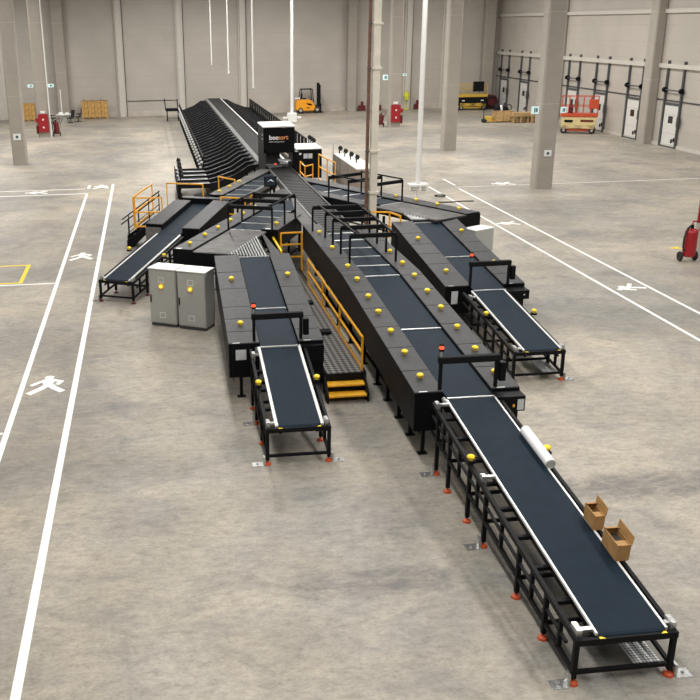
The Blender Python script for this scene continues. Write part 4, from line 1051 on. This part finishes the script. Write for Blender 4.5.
# ------------------------------------------------------------------ table with chairs
t = thing('white_table', 'white topped table standing by the back wall column', 'table', (-9.05, 96.0, 0))
MB().box(0, 1.7, 0, .9, .74, .79).build('tabletop', 'whitep', t)
for x in (.08, 1.62):
    for y in (.08, .82): MB().box(x - .03, x + .03, y - .03, y + .03, 0, .74).build('leg', 'cab', t)
MB().box(.35, 1.0, .2, .7, 0, .6).build('drawer_unit', 'cab', t)
def chair(x, y, rz, label):
    t = thing('office_chair', label, 'chair', (x, y, 0), rz, None)
    MB().box(-.28, .28, -.28, .28, .46, .56).build('seat', 'seatblack', t, .03); MB().hexa([(-.26, .24, .6), (.26, .24, .6), (.26, .3, .6), (-.26, .3, .6), (-.24, .36, 1.3), (.24, .36, 1.3), (.24, .42, 1.3), (-.24, .42, 1.3)]).build('backrest', 'seatblack', t)
    b = MB().cyl((0, 0, .1), (0, 0, .46), .04, n=8)
    b.build('column', 'seatblack', t)
    for i in range(5): MB().bar((0, 0, .1), (.32 * math.cos(i * 1.257), .32 * math.sin(i * 1.257), .05), .05).build('base_arm', 'seatblack', t)
    b = MB()
    for s in (-.3, .3): b.bar((s, .1, .5), (s, .15, .75), .04); b.bar((s, -.15, .77), (s, .25, .77), .05)
    b.build('armrest', 'seatblack', t)
chair(-9.35, 95.6, PI / 2, 'black office chair at the column end of the white table'); chair(-6.95, 96.5, -PI / 2, 'black office chair at the carton end of the white table')
chair(-7.6, 95.3, -PI * .7, 'black office chair pushed in before the white table')
for i, (x, y, w, h) in enumerate(((-8.6, 96.3, .5, .25), (-8.0, 96.35, .4, .2))):
    t = thing('paper_pile', ('larger' if i == 0 else 'smaller') + ' white paper bundle lying on the white table', 'paper', (x, y, .79)); MB().dome((0, 0, 0), w * .6, h, 10, 4).build('paper', 'label', t)
t = thing('lamp_post', 'thin white upright pole standing behind the white table', 'pole', (-8.55, 97.2, 0)); MB().cyl((0, 0, 0), (0, 0, 3.1), .05, n=8).build('pole', 'whitep', t); MB().cyl((0, 0, 0), (0, 0, .05), .25, n=14).build('base', 'whitep', t)

# ------------------------------------------------------------------ light
def area(x, y, z, sx, sy, e, rx=0, ry=0, col=(1, .98, .945)):
    l = bpy.data.lights.new('high_bay', 'AREA'); l.shape = 'RECTANGLE'; l.size = sx; l.size_y = sy; l.energy = e; l.color = col
    o = bpy.data.objects.new('high_bay', l); o.location = (x, y, z); o.rotation_euler = (rx, ry, 0); C.objects.link(o)
for x in (-14, 2, 13, 29):
    for y in (8, 28, 48, 67, 85):
        area(x, y, 13.2, 1.2, 17, 1500 * (.72 if x < -10 and y < 40 else 1) * (1.28 if y > 60 else 1) * (1.08 if y < 20 and x > 10 else 1) * (.9 if x > 25 else 1))
w = bpy.data.worlds.new('hall_air'); S.world = w; w.use_nodes = True
w.node_tree.nodes['Background'].inputs[0].default_value = (1, .96, .90, 1)
w.node_tree.nodes['Background'].inputs[1].default_value = .07

# ------------------------------------------------------------------ camera
cam = bpy.data.cameras.new('camera'); co = bpy.data.objects.new('camera', cam); C.objects.link(co)
FL, P, YW, RO, CX, CY = 930.7, .34092, .11049, -.01673, 258.6, 353.3
f = Vector((math.sin(YW) * math.cos(P), math.cos(YW) * math.cos(P), -math.sin(P)))
r = Vector((math.cos(YW), -math.sin(YW), 0)); u = r.cross(f)
c_, s_ = math.cos(RO), math.sin(RO)
r, u = c_ * r + s_ * u, -s_ * r + c_ * u
co.matrix_world = Matrix(((r.x, u.x, -f.x, 0), (r.y, u.y, -f.y, 0), (r.z, u.z, -f.z, 9), (0, 0, 0, 1)))
cam.sensor_width = 36; cam.sensor_fit = 'HORIZONTAL'; cam.lens = FL / 700 * 36
cam.shift_x = (350 - CX) / 700; cam.shift_y = (CY - 350) / 700; cam.clip_end = 400
S.camera = co
S.view_settings.view_transform = 'Standard'; S.view_settings.look = 'None'; S.view_settings.gamma = 1; S.view_settings.use_curve_mapping = False
S.view_settings.exposure = 0.0
